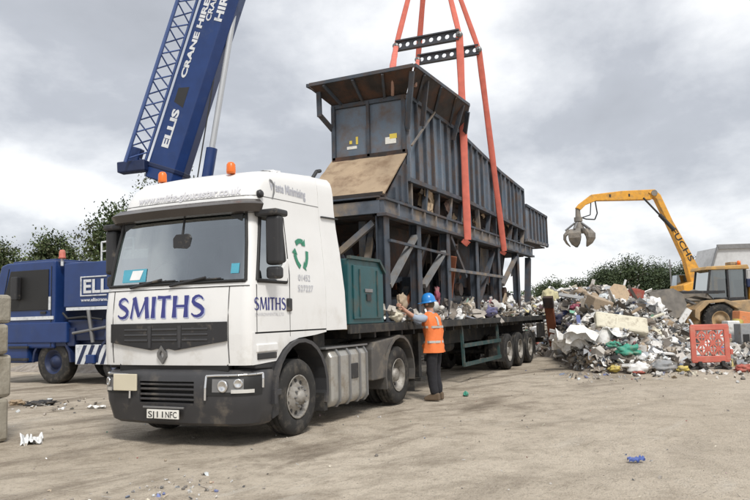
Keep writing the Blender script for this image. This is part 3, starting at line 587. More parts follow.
# ================================================================== semi-trailer
TR = thing('semi_trailer', 'long flatbed trailer with teal front cabinet carrying the big blue machine', 'trailer', (3.0, 0, 0))
bd = MB().box(3.0, 18.0, 0, 2.5, 1.40, 1.47); bd.build('deck', 'dust_wood', TR)
for y0 in (-.02, 2.46): MB().box(2.98, 18.02, y0, y0+.06, 1.33, 1.478).build('side_rail', 'chassis', TR, bevel=.008)
fr = MB().box(3.2, 17.9, .78, .9, .86, 1.40).box(3.2, 17.9, 1.6, 1.72, .86, 1.40)
fr.build('main_beam', 'chassis', TR)
cm = MB()
for k in range(25): cm.box(3.4+.6*k, 3.46+.6*k, .04, 2.44, 1.24, 1.40)
cm.build('cross_members', 'chassis', TR)
hb = MB().prism([(2.98, 1.48), (4.33, 1.48), (4.33, 2.36), (4.12, 2.54), (2.98, 2.54)], 'y', .0, 2.5).build('front_cabinet', 'teal_paint', TR, bevel=.015)
MB().prism([(3.12, 1.56), (4.20, 1.56), (4.20, 2.30), (4.05, 2.44), (3.12, 2.44)], 'y', -.03, .0).build('cabinet_door', 'teal_paint', hb, bevel=.012)
for x_ in (3.30, 3.98): B(x_, x_+.04, -.045, -.03, 1.6, 2.38).build('door_rib', 'teal_frame', hb)
B(3.50, 3.78, -.055, -.03, 2.0, 2.06).build('latch', 'steel_grey', hb, bevel=.008); B(3.56, 3.72, -.05, -.03, 1.86, 1.97).build('latch', 'letter_black', hb)
MB().beam((2.96, -.015, 2.56), (4.12, -.015, 2.56), .06, .05).build('cabinet_rail', 'teal_frame', hb); MB().beam((4.12, -.015, 2.56), (4.36, -.015, 2.36), .06, .05).build('cabinet_rail', 'teal_frame', hb)
for s_ in (1, -1):
    yy = (lambda v: v) if s_ > 0 else (lambda v: 2.5-v)
    gd = MB()
    for z in (.42, .86): gd.beam((8.9, yy(.03), z), (12.1, yy(.03), z), .05, .09)
    for x_ in (8.95, 12.05): gd.beam((x_, yy(.06), .38), (x_, yy(.10), 1.28), .07, .06)
    gd.build('side_guard', 'teal_frame', TR)
    lg = MB().box(7.0, 7.16, *sorted((yy(.42), yy(.58))), .30, 1.30).box(6.93, 7.23, *sorted((yy(.36), yy(.64))), .22, .30); lg.build('landing_leg', 'chassis', TR, bevel=.01)
    for x_ in (13.2, 14.51, 15.82): wheel(TR, x_, yy(.05), s_, True, .50)
    for x_ in (12.55, 16.55): B(x_, x_+.03, *sorted((yy(.06), yy(.5))), .25, .95).build('mud_flap', 'rubber', TR)
ax = MB()
for x_ in (13.2, 14.51, 15.82): ax.tube((x_, .3, .5), (x_, 2.2, .5), .08); ax.box(x_-.35, x_+.1, .8, .9, .6, .88).box(x_-.35, x_+.1, 1.6, 1.7, .6, .88)
ax.build('axles', 'chassis', TR); B(5.9, 8.2, .55, 1.95, .72, 1.2).build('pallet_carrier', 'chassis', TR)
MB().tube((9.2, 1.0, .8), (10.6, 1.0, .8), .16).build('air_tank', 'chassis', TR)
B(17.95, 18.05, .1, 2.4, .55, .72).build('rear_bumper', 'chassis', TR)
B(16.9, 17.95, .02, .08, .75, 1.22).build('rear_side_panel', 'chassis', TR)

# ================================================================== big blue screening machine on the trailer
K = thing('screening_machine', 'tall weathered blue hopper and conveyor machine standing on legs on the flatbed', 'machine', (4.8, .15, 1.48))
def X_(*a): return MB().beam(*a)
# legs and base frame
rd0 = [1.28, 1.1, 1.25, 1.2, 1.28, 1.0, 1.25, 1.2, 1.0]
for x_ in (4.86, 6.5, 8.35, 10.6, 12.75, 15.0):
    for y_ in (.22, 2.28):
        q = MB(); q.box(x_-.11, x_+.11, y_-.09, y_-.07, 1.482, 3.46).box(x_-.11, x_+.11, y_+.07, y_+.09, 1.482, 3.46).box(x_-.015, x_+.015, y_-.07, y_+.07, 1.482, 3.46)
        q.build('leg', 'machine_dark', K); B(x_-.16, x_+.16, y_-.14, y_+.14, 1.482, 1.50).build('foot_plate', 'machine_dark', K)
for y_ in (.22, 2.28): X_((16.75, y_, 3.4), (16.3, y_, 1.5), .18, .16).build('leg', 'machine_dark', K)
for y0, y1 in ((.12, .20), (2.30, 2.38)):
    fb = MB().box(4.72, 17.05, y0, y1, 3.50, 3.74); fb.build('base_rail', 'machine_dusty', K)
    MB().box(4.70, 17.07, y0-.06, y1+.06, 3.74, 3.79).build('rail_flange', 'machine_dark', K, bevel=.006); MB().box(4.70, 17.07, y0-.06, y1+.06, 3.44, 3.50).build('rail_flange', 'machine_dark', K, bevel=.006)
for i in range(17): B(5.3+.7*i, 5.36+.7*i, .07, .12, 3.50, 3.74).build('rail_stiffener', 'machine_dusty', K)
B(4.72, 4.92, .15, 2.3, 3.821, 3.90).build('front_sill', 'rust_dark', K); B(4.70, 4.80, .201, 2.299, 3.50, 3.74).build('end_rail', 'machine_dusty', K); B(4.66, 4.84, .19, 2.31, 3.791, 3.82).build('rail_flange', 'machine_dark', K)
for x_ in (6.5, 8.35, 10.6, 12.75, 15, 16.9): B(x_-.06, x_+.06, .2, 2.3, 3.52, 3.70).build('cross_beam', 'machine_dark', K)
for a, b, m_ in (((4.95, .17, 2.15), (6.35, .17, 3.20), 'machine_light'), ((6.75, .17, 2.2), (8.1, .17, 3.0), 'machine_light'), ((4.95, .30, 1.75), (4.93, .33, 2.2), 'machine_light'), ((13.1, .17, 2.4), (14.8, .17, 3.3), 'machine_dusty'),
                 ((8.5, .17, 3.4), (9.6, .17, 2.5), 'machine_dark'), ((10.7, .25, 1.7), (12.5, .25, 3.3), 'machine_dark'), ((5.0, 2.28, 1.6), (6.4, 2.28, 3.4), 'machine_dark'), ((8.5, 2.28, 1.6), (10.4, 2.28, 3.4), 'machine_dark'), ((12.9, 2.28, 1.6), (14.8, 2.28, 3.4), 'machine_dark'),
                 ((4.86, .4, 3.35), (4.86, 1.25, 2.75), 'machine_dusty'), ((4.86, 2.2, 2.0), (4.86, 1.3, 2.7), 'machine_dusty')):
    X_(a, b, .09, .12, (0, 1, 0)).build('brace', m_, K)
B(4.82, 16.9, .4, 2.25, 3.46, 3.50).build('base_floor', 'rust_dark', K)
for i in range(9): B(5.0+1.3*i, 5.0+1.3*i+rd0[i], 2.12, 2.16, 1.9+.25*(i % 3), 3.45).build('side_plate', ('machine_dark', 'rust_dark', 'machine_dusty')[i % 3], K)
X_((8.3, .12, 2.62), (13.0, .12, 2.62), .07, .07).build('hand_rail', 'machine_dusty', K)
X_((4.9, .1, 3.0), (8.3, .12, 2.95), .05, .05).build('hand_rail', 'machine_dark', K)
# chutes and conveyor seen between the legs
ck = MB().prism([(5.6, 3.5), (8.9, 3.5), (8.2, 2.55), (6.6, 2.35)], 'y', .75, 1.75); ck.build('chute', 'rust_dark', K)
ck = MB().prism([(9.3, 3.5), (12.4, 3.5), (11.8, 2.3), (10.0, 2.3)], 'y', .7, 1.8); ck.build('chute', 'machine_dark', K)
ck = MB().prism([(13.0, 3.5), (16.0, 3.5), (15.4, 2.6), (13.6, 2.6)], 'y', .8, 1.7); ck.build('chute', 'machine_dark', K)
cb = MB().prism([(5.2, 1.75), (5.2, 1.95), (16.2, 2.25), (16.2, 2.05)], 'y', .72, 1.78).build('conveyor_belt', 'rubber', K)
for k in range(14): MB().tube((5.4+.8*k, .62, 1.72+.022*k), (5.4+.8*k, 1.88, 1.72+.022*k), .06, n=10).build('roller', 'steel_dust', cb)
for y_ in (.6, 1.86): MB().prism([(5.1, 1.72), (5.1, 1.90), (16.3, 2.2), (16.3, 2.02)], 'y', y_, y_+.04).build('conveyor_frame', 'machine_dark', K)
for (x_, z_, w_, h_, y_) in ((6.9, 2.0, .5, .42, .38), (9.2, 1.9, .7, .6, .4), (11.4, 1.95, .6, .75, .45), (13.6, 1.9, .55, .6, .42)): B(x_, x_+w_, y_, y_+.4, z_, z_+h_).build('gearbox', 'machine_dark', K, bevel=.05); MB().tube((x_+w_/2, y_-.02, z_+h_/2), (x_+w_/2, y_-.14, z_+h_/2), .16, n=18).build('pulley', 'rust_dark', K)
rd = random.Random(3)
# band between rail and body: supports, torn rusty plate, dusty ledges
B(6.6, 16.2, .55, 1.5, 3.80, 4.40).build('screen_deck', 'rust_dark', K)
for i in range(13):
    x_ = 6.2+.8*i; X_((x_, .19, 3.79), (x_+rd.uniform(-.1, .35), .19, 4.36), .10, .08).build('body_support', 'machine_dark' if i % 3 else 'machine_dusty', K)
for i in range(24):
    x_ = rd.uniform(6.5, 11.8) if i < 16 else rd.uniform(11, 16); z_ = rd.uniform(3.85, 4.3); w_ = rd.uniform(.15, .5); h_ = rd.uniform(.1, .32); q = MB(); y_ = rd.uniform(.2, .45)
    n_ = 5; q.grid([[Vector((x_+w_*a/n_+rd.uniform(-.03, .03), y_+rd.uniform(-.05, .05), z_+h_*b/3+rd.uniform(-.04, .04)-.25*w_*a/n_)) for b in range(4)] for a in range(n_+1)], smooth=False)
    q.build('torn_plate', rd.choice(['rust_tan', 'rust_dark', 'machine_dusty', 'rust_tan']), K, solid=.012)
for i in range(90):
    x_ = rd.uniform(5.0, 16.5); y_ = rd.uniform(.35, 2.1); z_ = rd.uniform(1.5, 2.6); q = rd.random(); b_ = (x_+rd.uniform(-1.1, 1.1), y_+rd.uniform(-.3, .3), z_+rd.uniform(.5, 1.3)) if q < .5 else ((x_+rd.uniform(.3, 1.2), y_, z_+rd.uniform(-.1, .1)) if q < .75 else (x_, y_, 3.45))
    b_ = (min(16.6, max(5, b_[0])), b_[1], min(3.45, b_[2])); X_((x_, y_, z_), b_, rd.uniform(.05, .12), rd.uniform(.05, .16), (0, 1, 0)).build('strut', rd.choice(['machine_dark', 'machine_dark', 'rust_dark', 'machine_dusty', 'rust_orange']), K)
for i in range(10):
    x_ = 5.3+1.15*i; q = MB(); w_ = rd.uniform(.5, .9); z_ = rd.uniform(2.3, 2.9)
    q.grid([[Vector((x_+w_*a/4, rd.uniform(.5, .6)+.3*(i % 3), lerp(z_+rd.uniform(-.1, .1), 3.44, b/2))) for b in range(3)] for a in range(5)], smooth=False); q.build('hanging_plate', rd.choice(['rust_dark', 'machine_dark', 'machine_dusty']), K, solid=.01)
# side walls in ribbed panels
def topz(x): return table(x, [(6.0, 6.06), (9.8, 6.06), (9.81, 6.0), (13.2, 5.70), (16.0, 5.58)])[0]
def botz(x): return table(x, [(6.0, 4.32), (9.2, 4.40), (16.0, 4.28)])[0]
xs_ = [6.02+.475*i for i in range(22)]
for yv, sg in ((.15, -1), (1.76, 1)):
    for i in range(21):
        a, b = xs_[i]+.03, xs_[i+1]-.03
        MB().prism([(a, botz(a)), (b, botz(b)), (b, topz(b)), (a, topz(a))], 'y', yv, yv+.03).build('panel', 'machine_blue', K)
    for i in range(22):
        a = xs_[i]; MB().box(a-.03, a+.03, *sorted((yv+sg*.07 if sg < 0 else yv, yv+.03 if sg < 0 else yv+.10)), botz(a)-.03, topz(a)+.02).build('rib', 'machine_dark' if i % 4 else 'machine_blue', K)
    for z0, fn in ((0, topz), (-.0, botz)):
        for a, b in ((6.0, 9.8), (9.82, 13.2), (13.21, 16.0)): X_((a, yv+.012, fn(a)), (b, yv+.012, fn(b)), .17, .09).build('edge_rail', 'machine_dark', K)
B(6.05, 15.98, .2, 1.74, 4.30, 4.36).build('floor_plate', 'rust_dark', K)
MB().prism([(4.95, 3.80), (5.96, 3.80), (5.96, 4.74)], 'y', .2, 1.75).build('feed_box', 'rust_dark', K); B(4.93, 16.5, 1.76, 2.3, 3.795, 3.88).build('walkway', 'machine_dark', K)
# end box
for yv, sg in ((.13, -1), (1.77, 1)):
    for i in range(6):
        a, b = 16.32+.535*i, 16.32+.535*(i+1)-.05; MB().prism([(a, 3.98+.02*i), (b, 3.98+.02*i), (b, 5.10-.004*i), (a, 5.12)], 'y', yv, yv+.03).build('panel', 'machine_blue', K)
        B(b, b+.05, *sorted((yv+sg*.06, yv+.03)), 3.96, 5.14).build('rib', 'machine_dark', K)
    X_((16.25, yv+.01, 5.13), (19.6, yv+.01, 5.10), .14, .08).build('edge_rail', 'machine_dark', K); X_((16.25, yv+.01, 3.97), (19.6, yv+.01, 4.05), .14, .10).build('edge_rail', 'machine_dusty', K)
B(19.53, 19.58, .16, 1.77, 4.05, 5.08).build('end_panel', 'machine_blue', K); B(16.2, 16.26, .16, 1.77, 3.98, 5.6).build('end_panel', 'machine_dark', K); B(16.3, 19.5, .2, 1.74, 3.93, 3.97).build('floor_plate', 'rust_dark', K)
MB().prism([(19.6, 5.05), (19.75, 4.9), (19.75, 4.2), (19.6, 4.1)], 'y', .3, 1.6).build('head_drum', 'machine_dark', K, bevel=.03)
# hopper front wall, sloping plate, gussets
for y0, y1 in ((.20, .93), (.99, 1.73)): B(5.97, 6.0, y0, y1, 4.94, 5.98).build('panel', 'machine_blue', K)
for y0 in (.14, .93, 1.73): B(5.90, 6.0, y0, y0+.06, 4.88, 6.04).build('rib', 'machine_dark', K)
B(5.92, 6.01, .12, 1.80, 5.985, 6.07).build('edge_rail', 'machine_dark', K); B(5.90, 6.01, .12, 1.80, 4.84, 4.935).build('edge_rail', 'rust_dark', K)
pf = B(5.962, 5.968, .36, .60, 5.10, 5.24); pf.build('sticker', 'plate', K); B(5.960, 5.966, .34, .50, 5.20, 5.30).build('sticker', 'sticker_yellow', K); B(5.962, 5.968, 1.25, 1.48, 5.09, 5.15).build('sticker', 'plate', K); B(5.962, 5.967, 1.22, 1.27, 5.18, 5.34).build('sticker', 'sticker_yellow', K); B(5.962, 5.967, 1.36, 1.42, 5.2, 5.27).build('sticker', 'sticker_yellow', K)
sp_ = MB(); rdn = lambda a, b: .02*noise.noise(Vector((a*3, b*3, 1)))
sp_.grid([[Vector((lerp(4.74, 6.0, q), lerp(1.84, .12, w), lerp(3.82, 4.88, q)+.05+rdn(q*3, w*3))) for w in [i/10 for i in range(11)]] for q in [i/10 for i in range(11)]]); sp_.build('slope_plate', 'rust_tan', K, solid=.03)
for y_ in (.15, 1.78): MB().prism([(4.95, 3.83), (5.95, 3.83), (5.95, 4.78)], 'y', y_, y_+.03).build('gusset', 'machine_dark', K); B(5.99, 6.03, y_, y_+.04, 3.83, 4.9).build('rib', 'machine_dark', K)
for i in range(3): B(5.0+.3*i+.25, 5.0+.3*i+.29, .10, .15, 3.84, 4.05+.28*i).build('rib', 'machine_dark', K)
B(4.85, 6.0, 1.0, 1.03, 3.5, 3.8).build('inner_plate', 'rust_dark', K)
# flared flaps round the hopper mouth
def flap(name, a, b, c_, d_, n=7, m='rust_dark'):
    q = MB(); a, b, c_, d_ = map(Vector, (a, b, c_, d_)); q.grid([[a.lerp(b, i/n).lerp(d_.lerp(c_, i/n), j/3)+Vector((0, 0, .03*noise.noise(Vector((i, j*2, a.x*7)))*(1 if j else 0))) for j in range(4)] for i in range(n+1)], smooth=False)
    fo = q.build(name, m, K, solid=.025)
    for i in range(1, n, 2):
        p0 = a.lerp(b, i/n); p1 = d_.lerp(c_, i/n); MB().beam(p0+Vector((0, 0, -.05)), p1+Vector((0, 0, -.05)), .05, .06).build('flap_rib', 'machine_dark', fo)
    MB().beam(d_, c_, .05, .07).build('flap_edge', 'machine_dark', fo)
flap('flap', (6.0, 1.80, 6.08), (6.0, .12, 6.08), (5.42, -.28, 6.44), (5.42, 2.05, 6.42))
flap('flap', (6.02, .12, 6.09), (9.75, .12, 6.09), (8.95, -.30, 6.56), (5.46, -.30, 6.45))
flap('flap', (9.78, 1.80, 6.09), (6.02, 1.80, 6.09), (5.5, 2.15, 6.45), (9.3, 2.15, 6.5))
for p, q in (((5.60, 1.93, 6.34), (5.62, 1.93, 5.78)), ((5.62, 1.93, 5.82), (5.95, 1.80, 5.55)), ((5.95, .10, 5.35), (5.5, -.22, 6.36)), ((6.6, .02, 5.55), (6.3, -.22, 6.4)), ((8.7, .05, 5.7), (8.6, -.25, 6.48)), ((9.5, .05, 5.75), (8.95, -.26, 6.4))):
    X_(p, q, .10, .05, (1, 0, 0)).build('flap_bracket', 'machine_dark', K)
X_((5.96, .02, 5.0), (7.4, .02, 6.05), .035, .035).build('pipe', 'machine_dusty', K)

# ---- lifting gear
HK = Vector((10.3, 1.0, 12.4))
def spreader(label, a, b):
    a = Vector(a); b = Vector(b); t = thing('spreader_beam', label, 'spreader beam', a, 0, 'lifting beams above the machine')
    ax_ = (b-a).normalized(); L_ = (b-a).length; up = (Vector((0, 0, 1))-ax_*ax_.z).normalized(); q = MB(); n = 8; st = L_/n; h = .12; nr = ax_.cross(up)
    for k in range(n):                                   # web with a round hole in each bay
        c = a+ax_*(st*(k+.5)); m = 16
        for sd_ in (-.02, .02):
            inn = [c+nr*sd_+ax_*(math.cos(2*math.pi*i/m)*.062)+up*(math.sin(2*math.pi*i/m)*.062) for i in range(m)]
            outp = []
            for i in range(m):
                ca, sa = math.cos(2*math.pi*i/m), math.sin(2*math.pi*i/m); f = min(st/2/max(abs(ca), 1e-6), h/max(abs(sa), 1e-6)); outp.append(c+nr*sd_+ax_*ca*f+up*sa*f)
            q.add(inn+outp, [(i, (i+1) % m, (i+1) % m+m, i+m) for i in range(m)])
    q.build('web', 'beam_dark', t)
    for s_ in (1, -1): MB().beam(a+up*h*s_, b+up*h*s_, .13, .035).build('flange', 'beam_dark', t)
    for p in (a, b): MB().lathe([(.001, -.05), (.08, -.05), (.08, .05), (.001, .05)], p, nr, 16).tube(p-nr*.12, p+nr*.12, .03).build('shackle', 'steel_grey', t)
    return t
def sling(label, pts, w=.135, m='sling_orange', tail=None):
    t = thing('lifting_sling', label, 'lifting sling', pts[0], 0, 'orange slings holding the machine'); up = (.9, .42, 0)
    q = MB()
    for a, b in zip(pts, pts[1:]):
        a = Vector(a); b = Vector(b); T0 = (b-a).normalized(); k = T0.cross(Vector(up)).normalized(); l = k.cross(T0); n = 10; rows = []
        for i in range(9):
            p = a.lerp(b, i/8); rows.append([p+k*math.cos(2*math.pi*j/n)*w/2*(1+.07*math.sin(i*2.1))+l*math.sin(2*math.pi*j/n)*.022 for j in range(n+1)])
        q.grid(rows)
    q.build('webbing', m, t)
    if tail:
        MB().path(tail, .035, 8).build('chain_sleeve', 'sling_sleeve', t)
    return t
b1n, b1f = (9.35, .0, 8.50), (9.33, 1.7, 8.51); b2n, b2f = (11.03, .0, 8.68), (10.88, 1.7, 8.64)
spreader('nearer dark lifting beam with round holes, the higher one on the left', b1n, b1f)
spreader('further dark lifting beam with round holes, the lower one passing behind the sling', b2n, b2f)
sling('orange sling from the hook down to the left end of the nearer beam', [HK, b1f]); sling('orange sling from the hook down to the right end of the nearer beam', [HK, b1n])
sling('thin orange sling from the hook to the left end of the further beam', [HK, b2f], .15); sling('orange sling from the hook to the right end of the further beam', [HK, b2n])
sling('broad vertical orange sling from the nearer beam down past the hopper to the base rail', [b1n, (9.2, -.06, 3.36), (9.2, .04, 3.26)], .18)
sling('slanting orange sling furthest right, running down to the base rail', [b2n, (12.7, -.03, 3.34), (12.72, .04, 3.26)], .165)

sling('short orange sling from the nearer beam to the front flap of the hopper', [b1f, (5.46, .18, 6.47)], .13, tail=[(5.46, .18, 6.47), (5.9, .38, 6.08)])
sling('short thin sling from the further beam to the hopper corner', [b2f, (6.02, -.10, 6.56)], .10, tail=[(6.02, -.10, 6.56), (5.96, -.10, 6.2)])
# ================================================================== blue mobile crane
CR = thing('mobile_crane', 'dark blue mobile crane truck with raised telescopic boom behind the white lorry', 'crane', (8.15, 9, 0))
cabm = MB().prism([(11.0, .95), (13.5, .95), (13.62, 1.5), (13.55, 2.1), (13.15, 3.3), (12.9, 3.36), (11.0, 3.36)], 'x', 6.9, 9.3).build('cab', 'crane_blue', CR, bevel=.06, seg=3)
MB().prism([(11.22, 2.0), (12.95, 2.0), (13.0, 2.3), (12.72, 3.12), (11.22, 3.12)], 'x', 6.875, 6.9).build('side_window', 'side_glass_dark' if 'side_glass_dark' in MT else 'trim_rubber', CR, bevel=.02)
MB().prism([(13.30, 2.15), (13.46, 2.15), (13.18, 3.15), (13.05, 3.15)], 'x', 6.95, 9.25).build('windscreen', 'trim_rubber', CR)
B(6.872, 6.9, 11.02, 13.5, 1.74, 1.83).build('stripe', 'crane_white', CR); B(6.87, 6.9, 11.12, 11.2, 2.0, 2.36).build('door_label', 'crane_white', CR); B(6.86, 6.9, 11.3, 11.5, 1.9, 1.96).build('door_handle', 'black_plastic', CR)
B(6.70, 6.86, 12.25, 12.5, 2.3, 2.95).build('mirror', 'black_plastic', CR, bevel=.03)
B(7.1, 9.1, 11.2, 12.9, 3.36, 3.42).build('roof_panel', 'crane_blue', CR, bevel=.02)
MB().lathe([(.001, 0), (.1, 0), (.1, .04), (.085, .05), (.085, .18), (.06, .24), (.001, .25)], (7.05, 10.9, 3.40), (0, 0, 1), 18).build('beacon', 'barrier_red', CR)
MB().tube((7.05, 10.9, 3.2), (7.05, 10.9, 3.42), .04).build('beacon_post', 'crane_white', CR)
hs = B(6.95, 9.3, 7.6, 10.72, 2.05, 3.25).build('engine_housing', 'crane_blue', CR, bevel=.03)
B(6.93, 6.96, 7.6, 10.6, 1.96, 2.045).build('stripe', 'crane_white', CR)
MB().box(6.925, 6.95, 9.15, 10.08, 2.83, 2.86).box(6.925, 6.95, 9.15, 10.08, 2.33, 2.36).box(6.925, 6.95, 10.05, 10.08, 2.36, 2.83).build('sign_frame', 'crane_white', hs)
textmesh('ELLIS', .5, lambda x, y: Vector((6.93, 10.0-x, 2.42+y)), width=1.35, bold=.014).build('lettering', 'crane_white', hs)
textmesh('www.elliscrane.co.uk', .12, lambda x, y: Vector((6.93, 10.05-x, 2.19+y)), width=1.3, bold=.003).build('lettering', 'crane_white', hs)
cc = MB().box(7.2, 9.1, 3.2, 13.3, .75, 1.15); cc.box(6.95, 7.25, 10.3, 13.4, 1.0, 1.5).box(7.0, 9.2, 5.5, 10.6, 1.15, 1.7); cc.build('carrier', 'crane_dark', CR, bevel=.02)
B(6.865, 7.3, 10.5, 13.3, 1.10, 1.66).build('side_skirt', 'crane_blue', CR, bevel=.03); B(6.88, 7.2, 12.0, 13.5, .55, 1.09).build('bumper_side', 'crane_blue', CR, bevel=.04)
MB().path([(6.893, 11.12, 1.0), (6.893, 11.12, 3.2)], .012, 5).build('door_seam', 'letter_black', CR); MB().path([(6.893, 13.02, 1.7), (6.893, 13.02, 2.3), (6.893, 12.8, 3.2)], .012, 5).build('door_seam', 'letter_black', CR)
for z in (.62, .95): B(6.83, 6.90, 11.95, 12.7, z, z+.07).build('step', 'black_plastic', CR, bevel=.01)
MB().tube((7.05, 9.05, 1.25), (7.05, 7.6, 1.25), .28, n=20).build('air_tank', 'crane_dark', CR); MB().path([(6.92, 10.7, 1.9), (6.9, 10.5, 1.75), (6.92, 9.9, 1.78), (6.95, 9.3, 1.7)], .03, 6).build('hose', 'letter_black', CR)
for k in range(6): B(6.935, 6.95, 8.2+.12*k, 8.26+.12*k, 2.3, 2.8).build('vent', 'crane_dark', hs)
MB().path([(6.9, 10.3, 1.35), (6.9, 9.1, 1.5)], .04).path([(6.9, 9.75, 1.95), (6.92, 9.6, 1.1)], .05).build('hand_rail', 'steel_grey', CR)
ob = B(6.94, 7.1, 9.05, 10.25, .52, 1.04).build('outrigger_box', 'crane_white', CR, bevel=.01)
for k in range(5):
    y_ = 10.2-.28*k; MB().add([(6.935, y_, .53), (6.935, y_-.13, .53), (6.935, max(9.06, y_-.38), 1.03), (6.935, max(9.06, y_-.25), 1.03)], [(0, 1, 2, 3)]).build('chevron_stripe', 'crane_dark', ob)
B(6.86, 6.94, 9.5, 9.8, .55, .78).build('outrigger_foot', 'crane_blue', CR, bevel=.02)
for y_ in (11.13, 8.75, 7.2, 5.3):
    for s_, xo in ((1, 6.97), (-1, 9.33)):
        w_ = MB(); dr = Vector((-s_, 0, 0)); rr = .60; w_.lathe([(rr*.55, -.38), (rr*.9, -.4), (rr, -.33), (rr, -.06), (rr*.93, -.01), (rr*.75, 0), (rr*.55, -.03)], (xo, y_, .58), dr, 36); wo_ = w_.build('wheel', 'rubber', CR)
        MB().lathe([(rr*.56, -.03), (rr*.5, -.04), (rr*.45, -.15), (rr*.3, -.14), (rr*.22, -.04), (.001, -.02)], (xo, y_, .58), dr, 28).build('rim', 'crane_dark', wo_)
for y_ in (11.13, 8.75):
    q = MB(); pv = None
    for k in range(9):
        a = R(180-22.5*k); p0 = (y_+.68*math.cos(a), .58+.66*math.sin(a)); p1 = (y_+.75*math.cos(a), .58+.73*math.sin(a))
        if pv: q.prism([pv[0], pv[1], p1, p0], 'x', 6.93, 7.4)
        pv = (p0, p1)
    q.build('mudguard', 'crane_dark', CR)
MB().prism([(5.2, 1.7), (8.2, 1.7), (8.1, 4.2), (7.6, 5.3), (7.0, 5.3), (5.2, 2.6)], 'x', 7.6, 8.7).build('turret', 'crane_blue', CR, bevel=.05)
MB().prism([(4.6, 1.5), (6.5, 1.5), (6.5, 3.2), (4.9, 3.2)], 'x', 6.9, 7.7).build('operator_cab', 'crane_blue', CR, bevel=.05)
B(7.1, 9.2, 7.8, 9.3, 3.251, 3.5).build('walkway', 'crane_white', CR, bevel=.02)
MB().path([(7.0, 9.4, 3.25), (7.0, 9.4, 3.75), (7.0, 8.3, 3.8), (7.0, 8.3, 3.25)], .025).path([(7.0, 9.4, 3.5), (7.0, 8.3, 3.55)], .02).build('guard_rail', 'crane_white', CR)
# boom
P0 = Vector((8.0, 9.25, 2.6)); P1 = Vector((10.3, 1.0, 27.6)); t_ = (P1-P0).normalized(); nn = Vector((t_.x, t_.y, 0)).normalized(); nn = Vector((nn.y, -nn.x, 0)); nn = nn if nn.x < 0 else -nn; vv = t_.cross(nn); vv = vv if vv.z > 0 else -vv
def bp_(a, v, n): return P0+t_*a+vv*v+nn*n
def section(a0, a1, h, w, name, m, par, c=.2):
    sec = [(-h/2, -w/2+c), (-h/2, w/2-c), (-h/2+c, w/2), (h/2-c*.4, w/2), (h/2, w/2-c*.4), (h/2, -w/2+c*.4), (h/2-c*.4, -w/2), (-h/2+c, -w/2)]; n = len(sec)
    vs = [bp_(a0, *p) for p in sec]+[bp_(a1, *p) for p in sec]
    return MB().add(vs, [tuple(range(n)), tuple(range(n, 2*n))]+[(i, (i+1) % n, (i+1) % n+n, i+n) for i in range(n)]).build(name, m, par, bevel=.02)
bo_ = section(3.0, 11.6, 1.02, .80, 'boom', 'crane_blue', CR); section(11.2, 11.75, 1.14, .92, 'boom_collar', 'crane_dark', bo_, .22)
section(11.76, 19.5, .86, .66, 'boom_section', 'crane_blue', CR, .16); section(19.5, 26.0, .72, .55, 'boom_section', 'crane_blue', CR, .14)
for a in (3.3, 8.7): section(a, a+.12, 1.06, .84, 'boom_band', 'crane_dark', bo_)
MB().add([bp_(5.1, .0, .405), bp_(5.7, .0, .405), bp_(5.6, .30, .405), bp_(5.2, .30, .405)], [(0, 1, 2, 3)]).build('boom_plate', 'letter_black', bo_)
textmesh('ELLIS', .27, lambda x, y: bp_(3.9+x, .06+y, .41), width=1.1, bold=.012).build('lettering', 'crane_white', bo_)
textmesh('CRANE HIRE', .26, lambda x, y: bp_(5.9+x, .20+y*.8, .41), width=2.3, bold=.012).build('lettering', 'crane_white', bo_)
textmesh('CRANE', .20, lambda x, y: bp_(7.6+x, .02+y, .41), width=.95, bold=.006).build('lettering', 'crane_white', bo_)
textmesh('HIRE', .30, lambda x, y: bp_(7.65+x, -.30+y, .41), width=.95, bold=.012).build('lettering', 'crane_white', bo_)
# stowed lattice jib beside the boom
jb = MB(); ch_ = [(.64, .28), (1.14, .42), (.90, .78)]
def jp(k, a): v, n = ch_[k]; q = 1; return bp_(a, v*(.85+.15*q), n)
for k in range(3): MB().tube(jp(k, 3.2), jp(k, 13.5), .04, n=8).build('jib_chord', 'crane_jib', CR)
st_ = .75
for i in range(13):
    a = 3.3+st_*i
    for k0, k1 in ((0, 1), (1, 2), (2, 0)):
        MB().tube(jp(k0, a), jp(k1, a+st_/2), .022, n=6, caps=False).tube(jp(k1, a+st_/2), jp(k0, a+st_), .022, n=6, caps=False).build('jib_lacing', 'crane_jib', CR)
MB().beam(bp_(3.0, 1.2, .45), bp_(3.3, .45, .45), .35, .3).build('jib_foot', 'crane_dark', CR, bevel=.03); MB().beam(bp_(3.1, .95, .3), bp_(3.7, .95, .3), .25, .3).build('jib_foot', 'crane_blue', CR, bevel=.03)
# luffing cylinder below the boom
c0 = Vector((8.0, 7.35, 2.2)); c1 = bp_(9.4, -.18, 0); tt = (c1-c0)
MB().tube(c0, c0+tt*.44, .15, n=20).build('luffing_barrel', 'crane_blue', CR); MB().tube(c0+tt*.44, c1, .08, n=20).build('luffing_rod', 'chrome_rod', CR); MB().tube(c0+tt*.34-nn*0+vv*.28, c1+vv*.28, .02, n=6).build('hose', 'letter_black', CR)
MB().beam(bp_(9.1, -.45, 0), bp_(9.9, -.45, 0), .6, .35).build('cylinder_bracket', 'crane_blue', CR, bevel=.04); MB().tube(c1-nn*.45, c1+nn*.45, .14, n=16).build('pin', 'crane_dark', CR)
hd = MB().tube(HK, Vector((P1.x, P1.y, 26.9)), .02, n=6).tube(HK+Vector((.15, 0, 0)), Vector((P1.x+.15, P1.y, 26.9)), .02, n=6); hd.build('hoist_rope', 'letter_black', CR)
